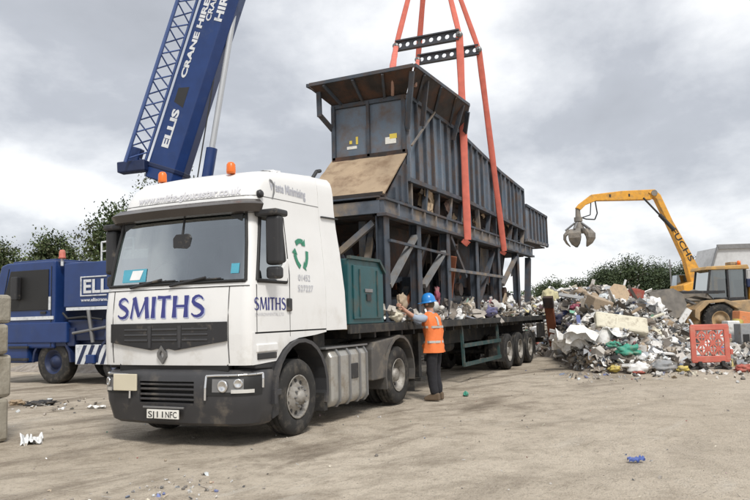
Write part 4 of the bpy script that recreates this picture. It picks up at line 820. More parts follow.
hb_ = MB().box(HK.x-.2, HK.x+.2, HK.y-.25, HK.y+.25, HK.z+.15, HK.z+1.0); hb_.build('hook_block', 'dig_yellow', CR, bevel=.05); MB().path([HK+Vector((0, .0, .2)), HK+Vector((0, .15, 0)), HK+Vector((0, 0, -.12)), HK+Vector((0, -.14, 0))], .05).build('hook', 'steel_grey', CR)

# ================================================================== stacked concrete blocks at the left edge
for lb, z0, z1, dx, r_ in (('lowest concrete block of the stack at the left edge', 0, .60, 0, .0), ('second concrete block up in the stack at the left edge', .605, 1.20, .03, .02), ('third concrete block up, with worn rounded edge, left edge stack', 1.205, 1.63, -.02, -.015), ('topmost pale concrete block of the stack at the left edge', 1.635, 2.04, .015, .01)):
    q = MB().box(-.6, .6, -.62, .62, 0, z1-z0)
    o = one('concrete_block', 'concrete', lb, 'concrete block', q, 'stacked concrete blocks', bevel=.05, loc=(-.80+dx*1.0, 4.36, z0)); o.rotation_euler = (0, 0, .05+r_*2)

# ================================================================== yellow material handler far behind
EX = thing('material_handler', 'yellow material handler with raised arm and a grab hanging over the rubbish', 'excavator', at(22.7, 52), RZ, local=True)
bpts = [(-.11, 3.4), (.66, 3.4), (.55, 4.44), (-.11, 5.89), (-1.11, 7.89), (-1.88, 9.83), (-2.26, 10.19), (-2.77, 10.01), (-2.21, 9.52), (-1.22, 7.11), (-.44, 5.11)]
bo2 = MB().prism(bpts, 'y', -.32, .32).build('boom', 'dig_yellow', EX, bevel=.05)
MB().prism([(-2.2, 10.24), (-4.65, 10.19), (-6.87, 9.97), (-7.75, 9.34), (-8.02, 9.03), (-7.71, 8.85), (-7.31, 9.23), (-6.53, 9.52), (-4.65, 9.5), (-2.5, 9.5)], 'y', -.24, .24).build('stick', 'dig_yellow', EX, bevel=.04)
MB().tube((-2.35, -.4, 9.95), (-2.35, .4, 9.95), .22, n=16).build('pivot_pin', 'steel_dust', EX)
MB().tube((-3.2, -.42, 9.6), (-2.1, -.42, 8.34), .07, n=10).tube((-2.1, -.42, 8.34), (-1.11, -.42, 7.2), .14, n=12).build('stick_cylinder', 'black_plastic', EX)
MB().tube((.9, .42, 3.5), (-.3, .42, 6.4), .14, n=12).build('boom_cylinder', 'dig_yellow', EX)
textmesh('FUCHS', .62, lambda x, y: Vector((-1.32+x*.46+y*.80, -.33, 7.25-x*.89+y*.42)), width=2.6, bold=.012).build('lettering', 'letter_black', bo2)
MB().path([(-6.6, -.1, 9.55), (-6.5, -.15, 8.6), (-6.7, -.15, 8.15), (-7.3, -.1, 8.2), (-7.8, 0, 8.4)], .05, 7).path([(-6.9, -.1, 9.5), (-7.0, -.1, 8.5), (-7.7, 0, 8.3)], .04, 7).build('hose', 'letter_black', EX)
for p in (-5.6, -4.2): B(p, p+.12, -.26, -.245, 9.75, 9.95).build('bolt_plate', 'letter_black', EX)
MB().prism([(-.9, 2.35), (2.6, 2.35), (2.6, 3.4), (1.4, 3.75), (.3, 3.6), (-.9, 3.2)], 'y', -.9, 1.5).build('upper_body', 'dig_yellow', EX, bevel=.05)
MB().prism([(-.9, 2.4), (.2, 2.4), (.2, 4.0), (-.7, 4.0)], 'y', .55, 1.45).build('cab', 'side_glass', EX, bevel=.04); B(-.8, 2.6, -1.0, 1.6, 2.1, 2.34).build('turntable', 'steel_dust', EX)
B(-1.8, 2.6, -1.0, 1.6, .7, 1.3).build('undercarriage', 'steel_dust', EX, bevel=.05); MB().tube((.6, .3, 1.3), (.6, .3, 2.1), .7, n=20).build('slew_ring', 'steel_dust', EX)
for x_ in (-1.4, 2.0):
    for y_ in (-1.15, 1.35): MB().lathe([(.25, 0), (.5, -.02), (.55, .05), (.55, .35), (.5, .42), (.25, .4)], (x_, y_, .55), (0, 1, 0), 24).build('wheel', 'rubber', EX)
# orange-peel grab hanging from the stick
GB = thing('grab', 'open dark grey orange-peel grab with curved claws hanging at the arm tip', 'grab', at(22.7-7.86, 52), RZ, local=True)
MB().tube((0, 0, 9.0), (0, 0, 8.35), .16, .20, 12).tube((0, 0, 8.35), (0, 0, 8.05), .30, .30, 14).tube((0, 0, 8.05), (0, 0, 7.5), .22, .42, 14).tube((0, 0, 7.5), (0, 0, 7.25), .45, .45, 16).build('rotator', 'steel_dust', GB)
for k in range(5):
    a = 2*math.pi*k/5+.35; e_ = Vector((math.cos(a), math.sin(a), 0)); w_ = Vector((-e_.y, e_.x, 0)); q = MB()
    prof = [(.30, 7.5, .22), (.80, 7.45, .38), (1.08, 7.12, .46), (1.10, 6.78, .42), (.92, 6.45, .3), (.66, 6.22, .08)]; inn = [(.30, 7.2, .22), (.70, 7.22, .38), (.90, 7.02, .46), (.92, 6.78, .42), (.80, 6.5, .3), (.62, 6.26, .08)]
    rows = []
    for (a0, z0, w0), (a1, z1, _) in zip(prof, inn): rows.append([e_*a0+w_*w0+Vector((0, 0, z0)), e_*(a0+.03)+Vector((0, 0, z0)), e_*a0-w_*w0+Vector((0, 0, z0)), e_*a1-w_*w0+Vector((0, 0, z1)), e_*a1+w_*w0+Vector((0, 0, z1)), e_*a0+w_*w0+Vector((0, 0, z0))])
    q.grid(rows, smooth=False); q.build('claw', 'steel_dust', GB); MB().tube(e_*.25+Vector((0, 0, 7.95)), e_*.95+Vector((0, 0, 7.42)), .07, n=8).build('claw_cylinder', 'steel_grey', GB)

# ================================================================== wheel loader
LD = thing('wheel_loader', 'dusty wheel loader with orange roof and raised grey bucket facing the rubbish heap', 'loader', at(18.0, 38), RZ, local=True)
for x_ in (-.1, 3.1):
    for s_, y_ in ((1, -.35), (-1, 2.05)):
        dr = Vector((0, -s_, 0)); rr = .88; pr = [(rr*.55, -.5), (rr*.92, -.52), (rr, -.42), (rr, -.10), (rr*.93, 0), (rr*.72, 0), (rr*.52, -.05)]
        w_ = MB().lathe(pr, (x_, y_, .92), dr, 32)
        for k in range(20):
            a = 2*math.pi*k/20; p = Vector((x_, y_, .92))+Vector((math.cos(a), 0, math.sin(a)))*rr; w_.beam(p+dr*-.02, p+dr*-.24+Vector((-math.sin(a), 0, math.cos(a)))*.12, .07, .06, Vector((math.cos(a), 0, math.sin(a))))
        wo_ = w_.build('wheel', 'rubber', LD); MB().lathe([(rr*.54, -.04), (rr*.48, -.05), (rr*.44, -.18), (rr*.2, -.16), (rr*.17, -.02), (.001, 0)], (x_, y_, .92), dr, 24).build('rim', 'load_tan', wo_)
MB().prism([(-1.5, 1.1), (-1.45, 1.5), (-.9, 1.95), (.1, 2.0), (.9, 1.75), (1.0, 1.5), (.8, 1.45), (.1, 1.85), (-.7, 1.8), (-1.2, 1.35), (-1.25, .9)], 'y', -.45, .15).build('front_fender', 'load_tan', LD, bevel=.03)
MB().prism([(-1.7, .6), (-1.6, 1.6), (-.8, 1.9), (.4, 1.6), (.4, .7)], 'y', .15, 1.5).build('front_frame', 'load_tan', LD, bevel=.05)
MB().prism([(.6, .8), (.6, 1.9), (4.6, 2.1), (4.7, 1.2), (4.3, .9)], 'y', -.1, 1.8).build('engine_body', 'load_tan', LD, bevel=.06)
MB().prism([(1.7, 1.9), (1.7, 2.75), (4.5, 2.5), (4.6, 2.05)], 'y', .1, 1.6).build('engine_hood', 'dig_yellow', LD, bevel=.06)
cb_ = MB().prism([(-.55, 2.35), (-.2, 2.0), (1.45, 1.95), (1.5, 3.55), (-.35, 3.55)], 'y', .05, 1.65).build('cab', 'side_glass', LD)
for x0, x1 in (((-.55, 2.35), (-.35, 3.55)), ((.55, 1.97), (.55, 3.55)), ((1.47, 1.95), (1.5, 3.55))):
    for y_ in (.0, 1.7): MB().beam((x0[0], y_, x0[1]), (x1[0], y_, x1[1]), .09, .09).build('pillar', 'black_plastic', cb_)
B(-.2, 1.5, 0, 1.7, 1.88, 2.1).build('cab_floor', 'black_plastic', LD, bevel=.02); B(.5, 1.0, .6, 1.1, 2.1, 3.1).build('seat', 'seat_cloth', LD, bevel=.05)
MB().prism([(-.65, 3.56), (1.7, 3.56), (1.62, 3.80), (-.55, 3.74)], 'y', -.1, 1.8).build('roof', 'load_ochre', LD, bevel=.04)
B(.9, 1.25, .3, .9, 3.80, 3.98).build('roof_unit', 'load_tan', LD, bevel=.03); MB().lathe([(.001, 0), (.1, 0), (.09, .2), (.001, .24)], (1.3, .2, 3.8), (0, 0, 1), 12).build('beacon', 'amber', LD)
B(1.5, 2.6, -.15, 1.3, 2.6, 3.05).build('air_box', 'crane_dark', LD, bevel=.04); MB().tube((2.4, .8, 2.5), (2.4, .8, 3.5), .08, n=10).build('exhaust', 'steel_dust', LD)
for y_ in (.1, 1.3):
    MB().prism([(.2, 1.9), (.3, 2.2), (-1.2, 2.55), (-2.3, 2.2), (-2.6, 1.6), (-2.35, 1.55), (-2.0, 2.0), (-1.2, 2.2)], 'y', y_, y_+.2).build('lift_arm', 'steel_dust', LD, bevel=.02); MB().tube((-.5, y_+.3, 1.5), (-1.8, y_+.3, 2.1), .09, n=10).build('lift_cylinder', 'steel_grey', LD)
MB().beam((-2.9, -.3, 2.42), (.2, -.3, 2.38), .12, .14).build('long_bar', 'black_plastic', LD)
bk = MB(); pf_ = [(-3.9, 2.45), (-3.7, 2.05), (-3.1, 1.35), (-2.55, 1.05), (-2.1, 1.25), (-1.95, 1.8), (-2.15, 2.35), (-2.6, 2.62)]
bk.grid([[Vector((x_, y_, z_)) for x_, z_ in pf_] for y_ in (-.6, .1, .8, 1.5, 2.2)]); bko = bk.build('bucket', 'steel_dust', LD, solid=.05)
for y_ in (-.62, 2.18): MB().prism(pf_, 'y', y_, y_+.05).build('bucket_cheek', 'steel_dust', bko)
for k in range(7): B(-4.05, -3.85, -.55+.43*k, -.42+.43*k, 2.42, 2.50).build('tooth', 'steel_grey', bko)
MB().prism([(-2.9, .35), (-2.6, .3), (-1.75, 1.45), (-2.0, 1.6)], 'y', -.75, -.62).build('wear_plate', 'waste_white', LD)

# ================================================================== plastic barrier
BR = thing('barrier', 'red plastic pedestrian barrier with cut-out slots standing in front of the heap', 'barrier', at(8.20, 19.0, .0), RZ+.06, local=True)
w_b = 1.02
def frame(x0, x1, z0, z1, y0, y1): return MB().box(x0, x1, y0, y1, z0, z1)
for nm, a in (('top_rail', (.0, w_b, 1.00, 1.16)), ('bottom_rail', (.0, w_b, .16, .34)), ('side_post', (-.02, .13, .20, 1.12)), ('side_post', (w_b-.13, w_b+.02, .20, 1.12))): frame(*a, -.03 if 'post' in nm else -.025, .03 if 'post' in nm else .025).build(nm, 'barrier_red', BR, bevel=.025, seg=3)
for k in range(5):
    for j in range(4):
        x0 = .16+.145*k; z0 = .37+.155*j; sgn = 1 if (k+j) % 2 else -1
        MB().beam((x0+.01 if sgn > 0 else x0+.12, 0, z0), (x0+.12 if sgn > 0 else x0+.01, 0, z0+.14), .045, .03, (0, 1, 0)).build('lattice_bar', 'barrier_red', BR)
for j in range(1, 4): MB().box(.13, w_b-.13, -.014, .014, .345+.155*j, .375+.155*j).build('cross_bar', 'barrier_red', BR)
for k in range(1, 5): MB().box(.135+.145*k, .165+.145*k, -.012, .012, .35, .99).build('upright_bar', 'barrier_red', BR)
for k, (x_, z_) in enumerate(((.20, .05), (w_b-.2, .05))):
    ft = MB(); ft.prism([(-.34, 0), (.34, 0), (.30, .04), (.07, .10), (.05, .2), (-.05, .2), (-.07, .10), (-.30, .04)], 'x', x_-.05, x_+.05); fo = ft.build('foot', 'rubber', BR, bevel=.01); fo.rotation_euler = (0, 0, 0)
    ft = MB().prism([(-.24, 0), (.24, 0), (.20, .035), (.05, .07), (-.05, .07), (-.20, .035)], 'y', -.05, .05); f2 = MB(); f2.v = [v+Vector((x_, 0, 0)) for v in ft.v]; f2.f = ft.f; f2.sm = ft.sm; f2.c = ft.c; f2.build('foot_bar', 'rubber', BR)
MB().box(w_b+.02, w_b+.07, -.03, .03, .78, .9).build('hook', 'barrier_red', BR, bevel=.01); MB().box(w_b+.02, w_b+.09, -.03, .03, .36, .5).build('hook', 'barrier_red', BR, bevel=.01)

# ================================================================== rubbish heap
def itp(v, tb):
    if v <= tb[0][0]: return tb[0][1]
    for a, b in zip(tb, tb[1:]):
        if v <= b[0]: return a[1]+(b[1]-a[1])*(v-a[0])/(b[0]-a[0])
    return tb[-1][1]
def sst(v): v = max(0, min(1, v)); return v*v*(3-2*v)
def heap(x, y, nz=True):
    rr, dd = (x+7.3)*.4187-(y+5.22)*.9081, (x+7.3)*.9081+(y+5.22)*.4187
    if nz: dd += .5*noise.noise(Vector((x*.7, y*.7, 3)))
    de = itp(rr, [(0, 27), (3, 26.5), (4.9, 24.5), (5.3, 20.0), (5.7, 18.6), (6.5, 18.2), (7.6, 18.5), (8.2, 19.5), (9.4, 19.6), (10, 18.8), (16, 19.5)])
    q_ = rr/max(dd, 1)
    if q_ < .275: de = max(de, itp(q_, [(.235, 26), (.262, 22.5), (.275, 19.5)]))
    cap = itp(rr/max(dd, 1), [(.33, 2.5), (.37, 2.15), (.39, 1.4), (.415, .75), (.44, .5), (.52, .5)])
    h = cap*(1-math.exp(-max(0, dd-de)/3.9))*sst((rr+1)/4)*(1-sst((dd-32)/14))
    h2 = 2.0*sst((y-3.1)/2.4)*sst((x-10.2)/2)*(1-sst((x-30)/6))*(1-sst((y-14)/5))
    h = max(h, h2)
    if nz and h > .02: h += min(1, h*1.5)*(.22*noise.noise(Vector((x*.9, y*.9, 0)))+.10*noise.noise(Vector((x*2.6, y*2.6, 5))))
    return h
mm_ = MB(); nx, ny = 150, 120
mm_.grid([[Vector((8+34*i/nx, -15+34*j/ny, heap(8+34*i/nx, -15+34*j/ny)-.05)) for j in range(ny+1)] for i in range(nx+1)])
tag(mm_.build('waste_mound', 'mound_soil'), 'broad mound of mixed waste that the loose rubbish lies on', 'rubbish heap', kind='stuff')
PAL = [((.74, .74, .73), 9), ((.60, .59, .56), 14), ((.45, .42, .38), 14), ((.34, .29, .23), 12), ((.22, .18, .14), 10), ((.12, .10, .08), 9), ((.05, .05, .05), 7), ((.44, .33, .20), 6), ((.30, .32, .35), 7), ((.12, .17, .28), 3), ((.08, .12, .35), 2), ((.42, .10, .07), 2.2), ((.55, .45, .12), 2), ((.10, .30, .20), 1.5), ((.50, .28, .32), 1.2), ((.55, .60, .62), 5), ((.58, .52, .38), 6)]
PC = [c for c, w in PAL]; PW = [w for c, w in PAL]
def rot(rd): 
    return Matrix.Rotation(rd.uniform(0, 6.28), 3, 'Z') @ Matrix.Rotation(rd.gauss(0, .6), 3, 'X') @ Matrix.Rotation(rd.gauss(0, .6), 3, 'Y')
def piece(q, p, s_, rd, kind=None):
    m = rot(rd); k = kind or rd.choices(('plank', 'sheet', 'chunk', 'box', 'rag'), (2.5, 2.5, 3, 1.2, 6))[0]; P = lambda x, y, z: p+m @ Vector((x, y, z))
    if k == 'plank':
        a, b, c = s_*rd.uniform(1.2, 2.6), s_*rd.uniform(.15, .4), s_*rd.uniform(.05, .15); b1 = rd.uniform(-.2, .2)*s_
        q.add([P(-a, -b, -c), P(a, -b, b1-c), P(a, b, b1-c), P(-a, b, -c), P(-a, -b, c), P(a, -b, b1+c), P(a, b, b1+c), P(-a, b, c)], [(0, 3, 2, 1), (4, 5, 6, 7), (0, 1, 5, 4), (1, 2, 6, 5), (2, 3, 7, 6), (3, 0, 4, 7)])
    elif k == 'box':
        a, b, c = s_*rd.uniform(.5, 1), s_*rd.uniform(.4, .8), s_*rd.uniform(.2, .6)
        q.add([P(-a, -b, -c), P(a, -b, -c), P(a, b, -c), P(-a, b, -c), P(-a, -b, c), P(a, -b*.9, c), P(a*.9, b, c), P(-a, b, c*.8)], [(0, 3, 2, 1), (4, 5, 6, 7), (0, 1, 5, 4), (1, 2, 6, 5), (2, 3, 7, 6), (3, 0, 4, 7)])
    elif k in ('sheet', 'rag'):
        n = 3 if k == 'sheet' else 4; am = .18 if k == 'sheet' else .5; sx, sy = rd.uniform(.6, 1.4), rd.uniform(.5, 1.1)
        q.grid([[P((i/n-.5)*2*s_*sx+rd.uniform(-.12, .12)*s_, (j/n-.5)*2*s_*sy+rd.uniform(-.12, .12)*s_, rd.uniform(-am, am)*s_) for j in range(n+1)] for i in range(n+1)], smooth=k == 'rag')
    else:
        vs = []; n = 6
        for j, (zz_, r_) in enumerate(((-.6, .5), (-.1, 1), (.45, .75))):
            for i in range(n): a = 6.283*i/n; f = r_*rd.uniform(.7, 1.2)*s_; vs.append(P(f*math.cos(a), f*math.sin(a)*.8, zz_*s_*rd.uniform(.7, 1.1)))
        q.add(vs, [(j*n+i, j*n+(i+1) % n, (j+1)*n+(i+1) % n, (j+1)*n+i) for j in range(2) for i in range(n)]+[tuple(range(n-1, -1, -1)), tuple(range(12, 18))], rd.random() < .5)
rd = random.Random(11); wl = MB(); cnt = 0
def pcol(rd): c = rd.choices(PC, PW)[0]; b = rd.uniform(.85, 1.35); m = sum(c)/3; return tuple(min(.8, (m+(v-m)*.75)*b) for v in c)
while cnt < 40000:
    if rd.random() < .78: rr = rd.uniform(3.5, 17); dd = 17+rd.random()**1.35*19; P2 = at(rr, dd); x, y = P2.x, P2.y
    elif rd.random() < .5: x, y = rd.uniform(10.5, 30), rd.uniform(3.4, 11)
    else: P2 = at(rd.uniform(5, 8.5), rd.uniform(18, 23)); x, y = P2.x, P2.y
    h = heap(x, y)
    if h < .04: continue
    if heap(x, y, False) < .25 and rd.random() < .45: continue
    s_ = min(.30, .03+rd.expovariate(1/.045)); D_ = (x+7.3)*.9081+(y+5.22)*.4187; s_ *= .75+.012*D_
    wl.col = pcol(rd); s_ *= .6 if max(wl.col)-min(wl.col) > .12 else 1; piece(wl, Vector((x, y, h+s_*.15)), s_, rd); cnt += 1
tag(wl.build('loose_rubbish', 'debris'), 'mixed loose rubbish, plastic, wood and rags covering the heap', 'rubbish', kind='stuff')
# rubbish along the trailer deck under the machine
dk = MB()
for i in range(3400):
    x = rd.uniform(4.7, 17.9); y = rd.uniform(.10, 2.35); s_ = .035+rd.expovariate(1/.045); s_ = min(s_, .2); e_ = (.14+.22*sst((x-6)/3))*(.7+.8*noise.noise(Vector((x*.9, y, 4)))) ; z = 1.48+abs(rd.random()*max(.06, e_+.08)); dk.col = pcol(rd); c = dk.col; dk.col = tuple(min(.8, v*.8+.12) for v in c); piece(dk, Vector((x, y, z+.03)), s_, rd)
tag(dk.build('deck_rubbish', 'debris'), 'pale rubble and scraps strewn along the trailer deck under the machine', 'rubbish', kind='stuff')
lt = MB()
for i in range(1000):
    k = rd.random()**.5
    if .45 <= k < .8 and rd.random() < .6: k = .9
    if k < .45: P2 = at(rd.uniform(4.5, 12), 17.7+abs(rd.gauss(0, .9))*-1+rd.uniform(0, 1.2)); x, y = P2.x, P2.y; s_ = rd.uniform(.015, .07)
    elif k < .65: x, y = rd.gauss(-1.75, .45), rd.gauss(-.45, .35); s_ = rd.uniform(.006, .028)
    elif k < .8: x, y = rd.gauss(3.0, .6), rd.gauss(6.9, .6); s_ = rd.uniform(.015, .05)
    else: x, y = rd.uniform(-4, 16), rd.uniform(-7, 5); s_ = rd.uniform(.004, .014) if rd.random() < .93 else rd.uniform(.015, .03)
    lt.col = tuple(v*.8+.05 for v in pcol(rd)); piece(lt, Vector((x, y, gh(x, y)+s_*.3-.01)), s_, rd)
tag(lt.build('ground_litter', 'debris'), 'small scraps and stones scattered over the yard', 'litter', kind='stuff')

# ---- single pieces of waste one can point at
def soft(sx, sy, sz, seed, am=.25, n=26, m=16):
    q = MB(); rows = []
    for i in range(n+1):
        a = 2*math.pi*(i % n)/n; row = []
        for j in range(m+1):
            b = math.pi*j/m; v = Vector((math.cos(a)*math.sin(b), math.sin(a)*math.sin(b), math.cos(b))); f = 1+am*noise.noise(v*1.8+Vector((seed, 0, 0)))*1.5-am*1.5*(.35-abs(noise.noise(v*2.6+Vector((0, seed, 0)))))-am*.8*(.3-abs(noise.noise(v*5.5+Vector((0, 0, seed)))))
            row.append(Vector((v.x*sx*f, v.y*sy*f, v.z*sz*f)))
        rows.append(row)
    return q.grid(rows, smooth=True)
def sheet(sx, sy, am, seed, n=14):
    return MB().grid([[Vector(((i/n-.5)*sx*(1+.15*noise.noise(Vector((j*.4, seed, 1)))), (j/n-.5)*sy*(1+.2*noise.noise(Vector((i*.4, seed, 2)))), am*noise.noise(Vector((i*.33, j*.33, seed)))*1.5+am*.4*noise.noise(Vector((i, j, seed))))) for j in range(n+1)] for i in range(n+1)])
def put(name, mb, m, label, cat, x, y, dz=0, rot_=(0, 0, 0), z=None, bevel=0, solid=0, group=None):
    o = mb.build(name, m, None, bevel=bevel, solid=solid, loc=(x, y, (heap(x, y) if z is None else z)+dz)); o.rotation_euler = rot_; return tag(o, label, cat, group)
toC = RZ
put('mattress', MB().box(-.74, .74, -.12, .12, -.26, .26), 'waste_cream', 'large flat cream mattress lying tilted in the middle of the heap', 'mattress', 14.07, -2.92, .18, (-.55, .16, toC), bevel=.06)
put('plastic_bag', soft(.30, .3, .42, 1), 'waste_white', 'full white sack leaning against the loader bucket', 'bag', 21.38, -3.36, .25, (0, .2, 0))
put('plastic_sheet', sheet(1.7, .95, .38, 2), 'waste_white', 'crumpled white plastic sheet on the near left of the heap', 'plastic sheet', 13.1, -2.07, .12, (-.5, .1, toC), solid=.01)
put('plastic_sheet', sheet(1.3, .9, .3, 3), 'waste_white', 'white crumpled sheet on the heap crest beside the yellow foam', 'plastic sheet', 24.6, .58, .2, (-.5, 0, toC), solid=.01)
put('foam_block', soft(.44, .36, .44, 4, .25), 'waste_foam', 'lumpy pale yellow foam near the tail of the trailer', 'foam', 22.8, .73, .3)
put('cardboard_box', MB().box(-.33, .33, -.25, .25, -.2, .25), 'waste_tan', 'squashed beige cardboard box high on the heap, left of the chipboard', 'box', 15.47, -2.14, .12, (.3, .25, toC+.3), bevel=.03)
put('chipboard', MB().prism([(-.33, -.2), (-.1, -.34), (.25, -.3), (.36, 0), (.22, .3), (-.15, .33), (-.35, .1)], 'y', -.03, .03), 'waste_card', 'rounded brown chipboard piece propped up near the crest', 'board', 18.04, -2.48, .22, (-.3, .1, toC), bevel=.008)
put('plastic_crate', MB().box(-.24, .24, -.2, .2, -.02, .0).box(-.24, .24, -.2, -.18, 0, .4).box(-.24, .24, .18, .2, 0, .4).box(-.24, -.22, -.18, .18, 0, .4).box(.22, .24, -.18, .18, 0, .4), 'waste_red', 'red plastic crate on the crest right of the white upright tube', 'crate', 21.0, -2.7, .08, (.2, .2, toC), bevel=.01)
put('tarpaulin', sheet(.9, .5, .15, 5), 'waste_grey', 'grey green tarpaulin scrap left of the loader bucket', 'tarpaulin', 18.77, -3.17, .15, (-.5, 0, toC), solid=.01)
put('plastic_bag', soft(.34, .25, .16, 6, .3), 'waste_green', 'bright green plastic bag low on the heap', 'bag', 12.63, -3.21, .12, (0, 0, toC))
put('plastic_bag', soft(.2, .15, .10, 7, .3), 'waste_green', 'small bright green bag scrap above the yellow bag', 'bag', 12.75, -2.85, .12, (0, 0, toC))
put('plastic_bag', soft(.18, .14, .09, 8, .3), 'waste_yellow', 'yellow plastic bag at the foot of the heap, below the green bags', 'bag', 12.19, -2.92, .05, (0, 0, toC))
put('plastic_bag', soft(.17, .13, .09, 9, .3), 'waste_yellow', 'yellow bag on the ground just left of the red barrier', 'bag', 12.9, -4.50, .05, (0, 0, toC))
put('plastic_bag', soft(.28, .22, .17, 10, .3), 'waste_white', 'white bag at the front foot of the heap, right of the yellow bag', 'bag', 12.17, -3.47, .10, (0, 0, toC))
put('plastic_bag', soft(.15, .12, .05, 11, .3), 'waste_red', 'small red wrapper under the white bag at the heap foot', 'wrapper', 12.05, -3.5, .03, (0, 0, toC))
put('plastic_bag', soft(.34, .25, .16, 12, .3), 'waste_grey', 'pale grey sack at the heap foot between white bag and barrier', 'bag', 12.53, -4.02, .10, (0, 0, toC))
put('polystyrene_block', MB().box(-.14, .14, -.1, .1, -.08, .1), 'waste_white', 'small white polystyrene block near the left foot of the heap', 'block', 12.66, -2.45, .08, (.2, .1, toC), bevel=.015)
ap = thing('discarded_fridge', 'small white fridge standing behind the right end of the barrier', 'fridge', (19.1, -5.8, heap(19.1, -5.8)-.05), toC, local=True)
B(-.2, .2, -.2, .2, 0, .85).build('cabinet', 'waste_white', ap, bevel=.02); B(-.195, .195, -.225, -.203, .02, .83).build('door', 'waste_white', ap, bevel=.01); B(.13, .16, -.25, -.226, .4, .6).build('handle', 'waste_grey', ap)
bx = thing('metal_cabinet', 'low grey metal cabinet with dark openings at the right edge', 'cabinet', (18.6, -6.35, heap(18.6, -6.35)-.05), toC, local=True)
B(-.42, .42, -.2, .25, 0, .75).build('body', 'waste_grey', bx, bevel=.02)
for k in range(3): B(-.36+.25*k, -.16+.25*k, -.215, -.2, .12, .42).build('opening', 'letter_black', bx)
put('skip_bin', MB().prism([(-.45, 0), (.45, 0), (.55, .95), (-.35, 1.1)], 'y', -.3, .3), 'waste_orange', 'bright orange plastic bin in front of the loader cab', 'bin', 24.5, -6.45, -.05, (0, 0, toC), bevel=.03)
put('plastic_bucket', MB().tube((0, 0, 0), (0, 0, .4), .16, .2, 16), 'waste_yellow', 'yellow bucket beside the orange bin', 'bucket', 24.0, -6.1, .3, (.2, .3, 0))
put('warning_vest', soft(.22, .15, .3, 13, .2), 'waste_lime', 'lime yellow cloth bundle at the right edge beside the orange bin', 'cloth', 24.2, -7.35, .85, (0, 0, toC))
put('plastic_bag', soft(.30, .2, .12, 14, .3), 'waste_red', 'red bag lying on the ground at the right edge', 'bag', 12.9, -5.95, .06, (0, 0, toC))
put('plastic_tub', MB().lathe([(.001, 0), (.2, 0), (.25, .3), (.23, .3), (.18, .03), (.001, .03)], (0, 0, 0), (0, 0, 1), 20), 'waste_grey', 'grey tub lying behind the last trailer wheel', 'tub', 16.9, -.55, .1, (1.2, .2, .4), z=.12)
put('tube_pole', MB().tube((0, 0, 0), (.25, 0, .7), .045, n=10), 'waste_white', 'white upright tube sticking out of the heap crest', 'tube', 22.5, -2.05, -.05, (0, 0, toC))
rb = random.Random(77); spots_ = [(16.78, -3.99, 'waste_white', 'white sack', .28), (16.75, -4.59, 'waste_grey', 'grey sack', .2), (15.74, -1.42, 'waste_rose', 'dark pink cloth', .2), (19.29, -.27, 'waste_navy', 'dark navy sack', .32), (14.03, -2.37, 'waste_black', 'black sack', .28), (14.97, -1.51, 'waste_navy', 'navy sack', .26), (15.9, -3.68, 'waste_cream', 'cream sack', .24),
   (13.33, -3.46, 'waste_tan', 'tan sack', .2), (13.29, -2.7, 'waste_grey', 'grey cloth', .22), (15.8, -4.21, 'waste_white', 'white cloth', .2), (14.55, -1.88, 'waste_black', 'black bag', .24), (18.62, -.69, 'waste_blue', 'blue bag', .22), (13.08, -3.72, 'waste_white', 'white wrapper', .17), (12.59, -2.25, 'waste_tan', 'tan cloth', .16), (17.0, -5.0, 'waste_white', 'white bag', .2),
   (16.53, -5.41, 'waste_blue', 'blue bag', .17), (19.89, -3.76, 'waste_wood', 'brown sack', .24), (18.71, -1.12, 'waste_tan', 'tan sack', .3), (13.39, -3.15, 'waste_pink', 'pink cloth', .17)]
near_ = ['right of the mattress', 'behind the left side of the barrier', 'on the heap near the trailer tail', 'on the left slope above the white sheet', 'directly left of the mattress', 'just above the crumpled white sheet', 'below the right end of the mattress', 'above the pale grey sack', 'between mattress and green bag', 'left of the barrier top', 'below the cardboard box', 'right of the yellow foam', 'above the white bag at the heap foot', 'at the left foot of the heap', 'seen through the barrier slots, left', 'seen through the barrier slots, right', 'in front of the loader bucket', 'on the crest left of the cardboard box', 'just below the mattress middle']
for i, ((x, y, m_, nm, s_), nr) in enumerate(zip(spots_, near_)):
    kind = nm.split()[-1]; o = put('waste_'+kind, soft(s_*1.1, s_*.8, s_*.7, 20+i, .3), m_, f'crumpled {nm} {nr}', kind, x, y, s_*.3, (rb.uniform(-.3, .3), rb.uniform(-.3, .3), rb.uniform(0, 6)))
# boards and pallets that stick out
for i, (x, y, L_, w_, m_, lb, ro) in enumerate(((15.6, -2.9, 1.1, .18, 'waste_wood', 'brown plank sticking up behind the mattress', (.1, -.5, toC)), (16.9, -3.4, 1.3, .12, 'waste_cream', 'pale plank pointing left above the mattress', (.2, -.25, toC+.3)), (13.6, -3.9, .9, .14, 'waste_white', 'white plank lying below the mattress to the right', (.2, .1, toC+.2)), (17.5, -1.2, 1.2, .22, 'waste_grey', 'grey board on the crest right of the foam', (.5, .2, toC-.3)), (20.0, -.6, .9, .16, 'waste_tan', 'tan plank close to the trailer tail', (.3, .5, toC)), (18.8, -2.0, 1.0, .3, 'waste_wood', 'wide brown board beside the red crate', (.7, .1, toC)))):
    put('plank', MB().box(-L_/2, L_/2, -w_/2, w_/2, -.02, .02), m_, lb, 'plank', x, y, .15, ro)
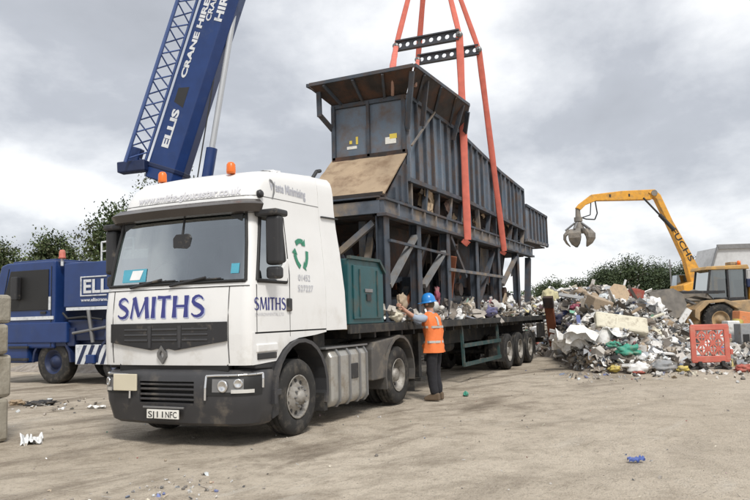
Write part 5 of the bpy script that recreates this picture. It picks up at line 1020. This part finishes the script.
# things on the deck
D0 = 1.50
put('waste_bag', soft(.50, .3, .17, 50, .2), 'waste_purple', 'purple blue bag lying on the trailer deck edge', 'bag', 11.6, .25, .14, z=D0)
put('waste_bag', soft(.3, .2, .12, 51, .3), 'waste_pink', 'pink cloth on top right of the purple bag on the deck', 'cloth', 12.5, .35, .34, z=D0)
put('board', MB().box(-.28, .28, -.03, .03, -.32, .32), 'waste_tan', 'tan board leaning on the deck right of the purple bag', 'board', 13.4, .25, .30, (.3, .25, .2), z=D0, bevel=.01)
put('waste_bag', soft(.22, .18, .30, 52, .25), 'waste_white', 'white sack standing on the deck right of the tan board', 'bag', 14.6, .35, .3, z=D0)
put('waste_cloth', soft(.10, .07, .20, 53, .5), 'waste_rose', 'dark pink cloth draped on a brace above the worker helmet', 'cloth', 7.95, .32, .5, z=D0)
put('waste_bag', soft(.3, .2, .12, 54, .25), 'waste_cream', 'cream padding on the deck beside the teal cabinet', 'padding', 5.1, .2, .10, z=D0)
put('waste_bag', soft(.28, .2, .2, 55, .25), 'waste_cream', 'cream sack on the deck near the trailer tail', 'bag', 16.6, .4, .2, z=D0)
put('waste_bag', soft(.2, .15, .28, 56, .2), 'waste_white', 'white container on the deck under the second half of the machine', 'container', 13.0, 1.2, .3, z=D0)
rp_ = thing('steel_ramp', 'rust orange steel post leaning at the tail of the trailer', 'post', (18.35, -.12, 0))
MB().beam((18.02, -.12, 2.0), (18.75, -.14, .30), .16, .30, (0, 1, 0)).build('post', 'rust_orange', rp_, bevel=.01); MB().beam((17.95, -.13, 2.1), (18.1, -.13, 1.75), .2, .34, (0, 1, 0)).build('post_head', 'rust_dark', rp_); MB().tube((18.72, -.14, .32), (18.95, -.16, .03), .03, n=8).build('pin', 'steel_dust', rp_)
# litter on the yard one can point at
put('newspaper', sheet(.42, .26, .10, 60), 'paper_white', 'crumpled white paper on the ground beside the concrete blocks', 'paper', -.14, 3.35, .03, (0, 0, .8), z=0, solid=.004)
put('plastic_scrap', sheet(.17, .07, .04, 61), 'waste_blue', 'small blue scrap on the open ground at the lower right', 'scrap', .95, -4.41, .02, (0, 0, toC), z=0, solid=.003)
put('waste_cloth', soft(.30, .12, .07, 62, .4), 'waste_black', 'dark rag on the ground in front of the crane wheel', 'rag', 3.15, 7.05, .03, (0, 0, toC), z=0)
put('waste_cloth', soft(.16, .12, .06, 63, .4), 'waste_wood', 'brown rag on the ground left of the dark rag', 'rag', 3.1, 7.7, .03, (0, 0, toC), z=0)
put('paper', sheet(.34, .12, .04, 64), 'waste_white', 'flat white scrap on the ground left of the lorry bumper', 'paper', 3.09, 5.5, .02, (0, 0, toC), z=0, solid=.003)
put('plastic_scrap', sheet(.26, .10, .06, 65), 'waste_green', 'teal scrap on the ground right of the worker boots', 'scrap', 6.5, -.75, .02, (0, 0, .3), z=0, solid=.003)
lp = thing('lamp_post', 'thin pale pole rising in front of the far trees beside the yellow arm', 'pole', at(38.9, 95), RZ, local=True); MB().tube((0, 0, 0), (0, 0, 8.0), .12, .08, 10).build('pole', 'steel_grey', lp); MB().beam((-.3, 0, 7.2), (.3, 0, 7.2), .2, .2).build('head', 'steel_grey', lp)

# ================================================================== worker
PW_ = thing('person', 'worker in orange vest and blue helmet seen from behind, reaching up to the trailer deck', 'person', (5.68, -.42, 0), local=True); PW_.scale = (1.07, 1.07, 1.07)
def skin(name, nodes, edges, m, parent, sub=2):
    names = list(nodes); me = bpy.data.meshes.new(name); me.from_pydata([nodes[k][0] for k in names], [(names.index(a), names.index(b)) for a, b in edges], [])
    o = bpy.data.objects.new(name, me); COL.objects.link(o); o.parent = parent; me.materials.append(MT[m])
    q = o.modifiers.new('skin', 'SKIN'); q.use_smooth_shade = True; o.modifiers.new('sub', 'SUBSURF').levels = sub; o.modifiers['sub'].render_levels = sub
    if m in ('trousers', 'shirt_blue'):
        tx = bpy.data.textures.get('folds') or bpy.data.textures.new('folds', 'CLOUDS'); tx.noise_scale = .11; dm = o.modifiers.new('folds', 'DISPLACE'); dm.texture = tx; dm.strength = .03; dm.mid_level = .5; dm.texture_coords = 'LOCAL'
    for i, k in enumerate(names): v = me.skin_vertices[0].data[i]; rr = nodes[k][1]; v.radius = rr if isinstance(rr, tuple) else (rr, rr); v.use_root = (i == 0)
    return o
sk_ = {'pelvis': ((0, 0, .96), (.14, .11)), 'waist': ((0, .01, 1.12), (.13, .10)), 'chest': ((0, .02, 1.34), (.15, .11)), 'neckb': ((-.01, .03, 1.50), (.07, .065)), 'neck': ((-.015, .045, 1.58), (.052, .055)), 'head': ((-.02, .07, 1.68), (.078, .095)), 'crown': ((-.02, .07, 1.77), (.075, .09)),
       'shl': ((-.17, .04, 1.43), .062), 'ell': ((-.33, .20, 1.44), .045), 'wrl': ((-.47, .36, 1.60), .03), 'hal': ((-.52, .40, 1.66), (.035, .02)), 'shr': ((.16, .05, 1.43), .062), 'elr': ((.05, .30, 1.36), .045), 'wrr': ((-.20, .40, 1.52), .03), 'har': ((-.28, .42, 1.57), (.035, .02)),
       'hil': ((-.09, 0, .90), .085), 'knl': ((-.10, .03, .50), .06), 'anl': ((-.10, -.02, .10), .04), 'tol': ((-.11, .12, .04), .035), 'hir': ((.09, 0, .90), .085), 'knr': ((.085, .02, .50), .06), 'anr': ((.08, -.04, .10), .04), 'tor': ((.09, .10, .04), .035)}
se = [('pelvis', 'waist'), ('waist', 'chest'), ('chest', 'neckb'), ('neckb', 'neck'), ('neck', 'head'), ('head', 'crown'), ('chest', 'shl'), ('shl', 'ell'), ('ell', 'wrl'), ('wrl', 'hal'), ('chest', 'shr'), ('shr', 'elr'), ('elr', 'wrr'), ('wrr', 'har'), ('pelvis', 'hil'), ('hil', 'knl'), ('knl', 'anl'), ('anl', 'tol'), ('pelvis', 'hir'), ('hir', 'knr'), ('knr', 'anr'), ('anr', 'tor')]
skin('body', sk_, se, 'skin', PW_)
def g_(keys, k=1.0, add=0): return {a: (sk_[a][0], tuple(v*k+add for v in (sk_[a][1] if isinstance(sk_[a][1], tuple) else (sk_[a][1],)*2))) for a in keys}
tn = g_(['pelvis', 'hil', 'knl', 'anl', 'hir', 'knr', 'anr'], 1, .034); tn['pelvis'] = ((0, 0, .95), (.10, .075)); tn['anl'] = ((-.10, -.02, .07), .078); tn['anr'] = ((.08, -.04, .07), .078)
skin('trousers', tn, [('pelvis', 'hil'), ('hil', 'knl'), ('knl', 'anl'), ('pelvis', 'hir'), ('hir', 'knr'), ('knr', 'anr')], 'trousers', PW_)
for a, p in (('l', -.105), ('r', .085)):
    MB().prism([(-.12, .0), (.17, .0), (.18, .05), (.10, .09), (.0, .13), (-.11, .13)], 'x', p-.045, p+.045).build('boot', 'boots', PW_, bevel=.025, seg=3)
for s_ in 'lr': skin('sleeve', {'a': (sk_['sh'+s_][0], .082), 'b': (sk_['el'+s_][0], .062), 'c': (tuple(Vector(sk_['el'+s_][0]).lerp(Vector(sk_['wr'+s_][0]), .35 if s_ == 'l' else .5)), .055)}, [('a', 'b'), ('b', 'c')], 'shirt_blue', PW_)
for wr, ha in (('wrl', 'hal'), ('wrr', 'har')):                         # fingers: four bent chains and a thumb rooted in each palm
    w0, h0 = Vector(sk_[wr][0]), Vector(sk_[ha][0]); t1 = (h0-w0).normalized(); side = t1.cross(Vector((0, 1, 0))).normalized(); pn = side.cross(t1)
    fg = MB()
    for k, (o_, L_) in enumerate(((-.032, .062), (-.011, .075), (.011, .07), (.031, .055))):
        b0 = h0+side*o_; m0 = b0+t1*L_*.6+pn*.01; e0 = m0+t1*L_*.3+pn*.035; fg.tube(b0, m0, .0095, .009, 8).tube(m0, e0, .009, .007, 8)
    b0 = h0-t1*.04+side*.035; fg.tube(b0, b0+side*.035+t1*.02, .012, .01, 8).tube(b0+side*.035+t1*.02, b0+side*.04+t1*.05+pn*.01, .01, .008, 8); fg.build('fingers', 'skin', PW_)
def torso(tb, off=0, n=28, fold=.014):
    rows = []
    for i in range(n+1):
        a = 2*math.pi*(i % n)/n; rows.append([Vector((cx_+math.cos(a)*(rx+off), cy_+math.sin(a)*(ry+off)+0, z+(.02*math.cos(2*a) if z > 1.46 else 0)))+Vector((math.cos(a), math.sin(a), 0))*fold*noise.noise(Vector((math.cos(a)*3, math.sin(a)*3, z*7)))*2 for z, rx, ry, cx_, cy_ in tb])
    return MB().grid(rows)
VT = [(.83, .232, .19, 0, 0), (.95, .226, .183, 0, 0), (1.05, .205, .155, 0, .005), (1.2, .21, .155, 0, .01), (1.34, .225, .16, 0, .02), (1.43, .22, .145, 0, .03), (1.49, .175, .115, -.005, .04), (1.535, .10, .085, -.01, .045)]
vt = torso(VT, fold=.026).build('vest', 'vest_orange', PW_, solid=.012)
for z0 in (1.00, 1.26):
    tbl = [(z, *table(z, VT)) for z in (z0, z0+.02, z0+.04)]; torso(tbl, .006).build('reflective_band', 'vest_band', vt, solid=.004)
for x_ in (-.10, .10): MB().grid([[Vector((x_+dx, table(z, VT)[3]-math.sqrt(max(0, 1-((x_+dx)/(table(z, VT)[0]))**2))*table(z, VT)[1]-.012, z)) for z in (1.31, 1.36, 1.42, 1.46)] for dx in (-.022, .022)]).build('reflective_band', 'vest_band', vt, solid=.004)
torso([(1.50, .10, .085, -.01, .045), (1.55, .068, .066, -.015, .045)], .0, fold=.002).build('shirt_collar', 'shirt_blue', PW_, solid=.008)
hc = Vector((-.02, .07, 1.735)); MB().lathe([(.001, .155), (.05, .148), (.09, .12), (.118, .07), (.126, .02), (.128, .0), (.150, -.008), (.150, -.016), (.118, -.012)], hc, (-.12, .1, 1), 28).build('helmet', 'helmet_blue', PW_)
MB().grid([[hc+Vector((math.cos(a)*.125, math.sin(a)*.125+.02, -.02+.0*z)) if z == 0 else hc+Vector((math.cos(a)*.14, math.sin(a)*.18+.03, -.035)) for z in (0, 1)] for a in [R(40)+R(100)*i/8 for i in range(9)]]).build('helmet_peak', 'helmet_blue', PW_, solid=.005)
MB().lathe([(.092, .0), (.098, -.03), (.094, -.07), (.075, -.10)], hc+Vector((0, -.008, -.01)), (0, 0, 1), 20).build('hair', 'bark', PW_)
for s_ in (-1, 1): soft_e = MB(); soft_e.lathe([(.001, -.012), (.02, -.01), (.028, 0), (.02, .01), (.001, .012)], hc+Vector((s_*.098, .0, -.05)), (1, 0, 0), 12); soft_e.build('ear', 'skin', PW_)
fc = MB(); f0 = hc+Vector((0, .10, -.06)); fc.tube(f0+Vector((0, .0, .03)), f0+Vector((0, .03, -.02)), .010, .016, 8); fc.build('nose', 'skin', PW_)
put('waste_bag', soft(.16, .10, .17, 71, .3), 'waste_tan', 'crumpled tan bag of scrap held up by the worker at the deck edge', 'bag', 5.32, .06, 0, (0, .5, 0), z=1.86)
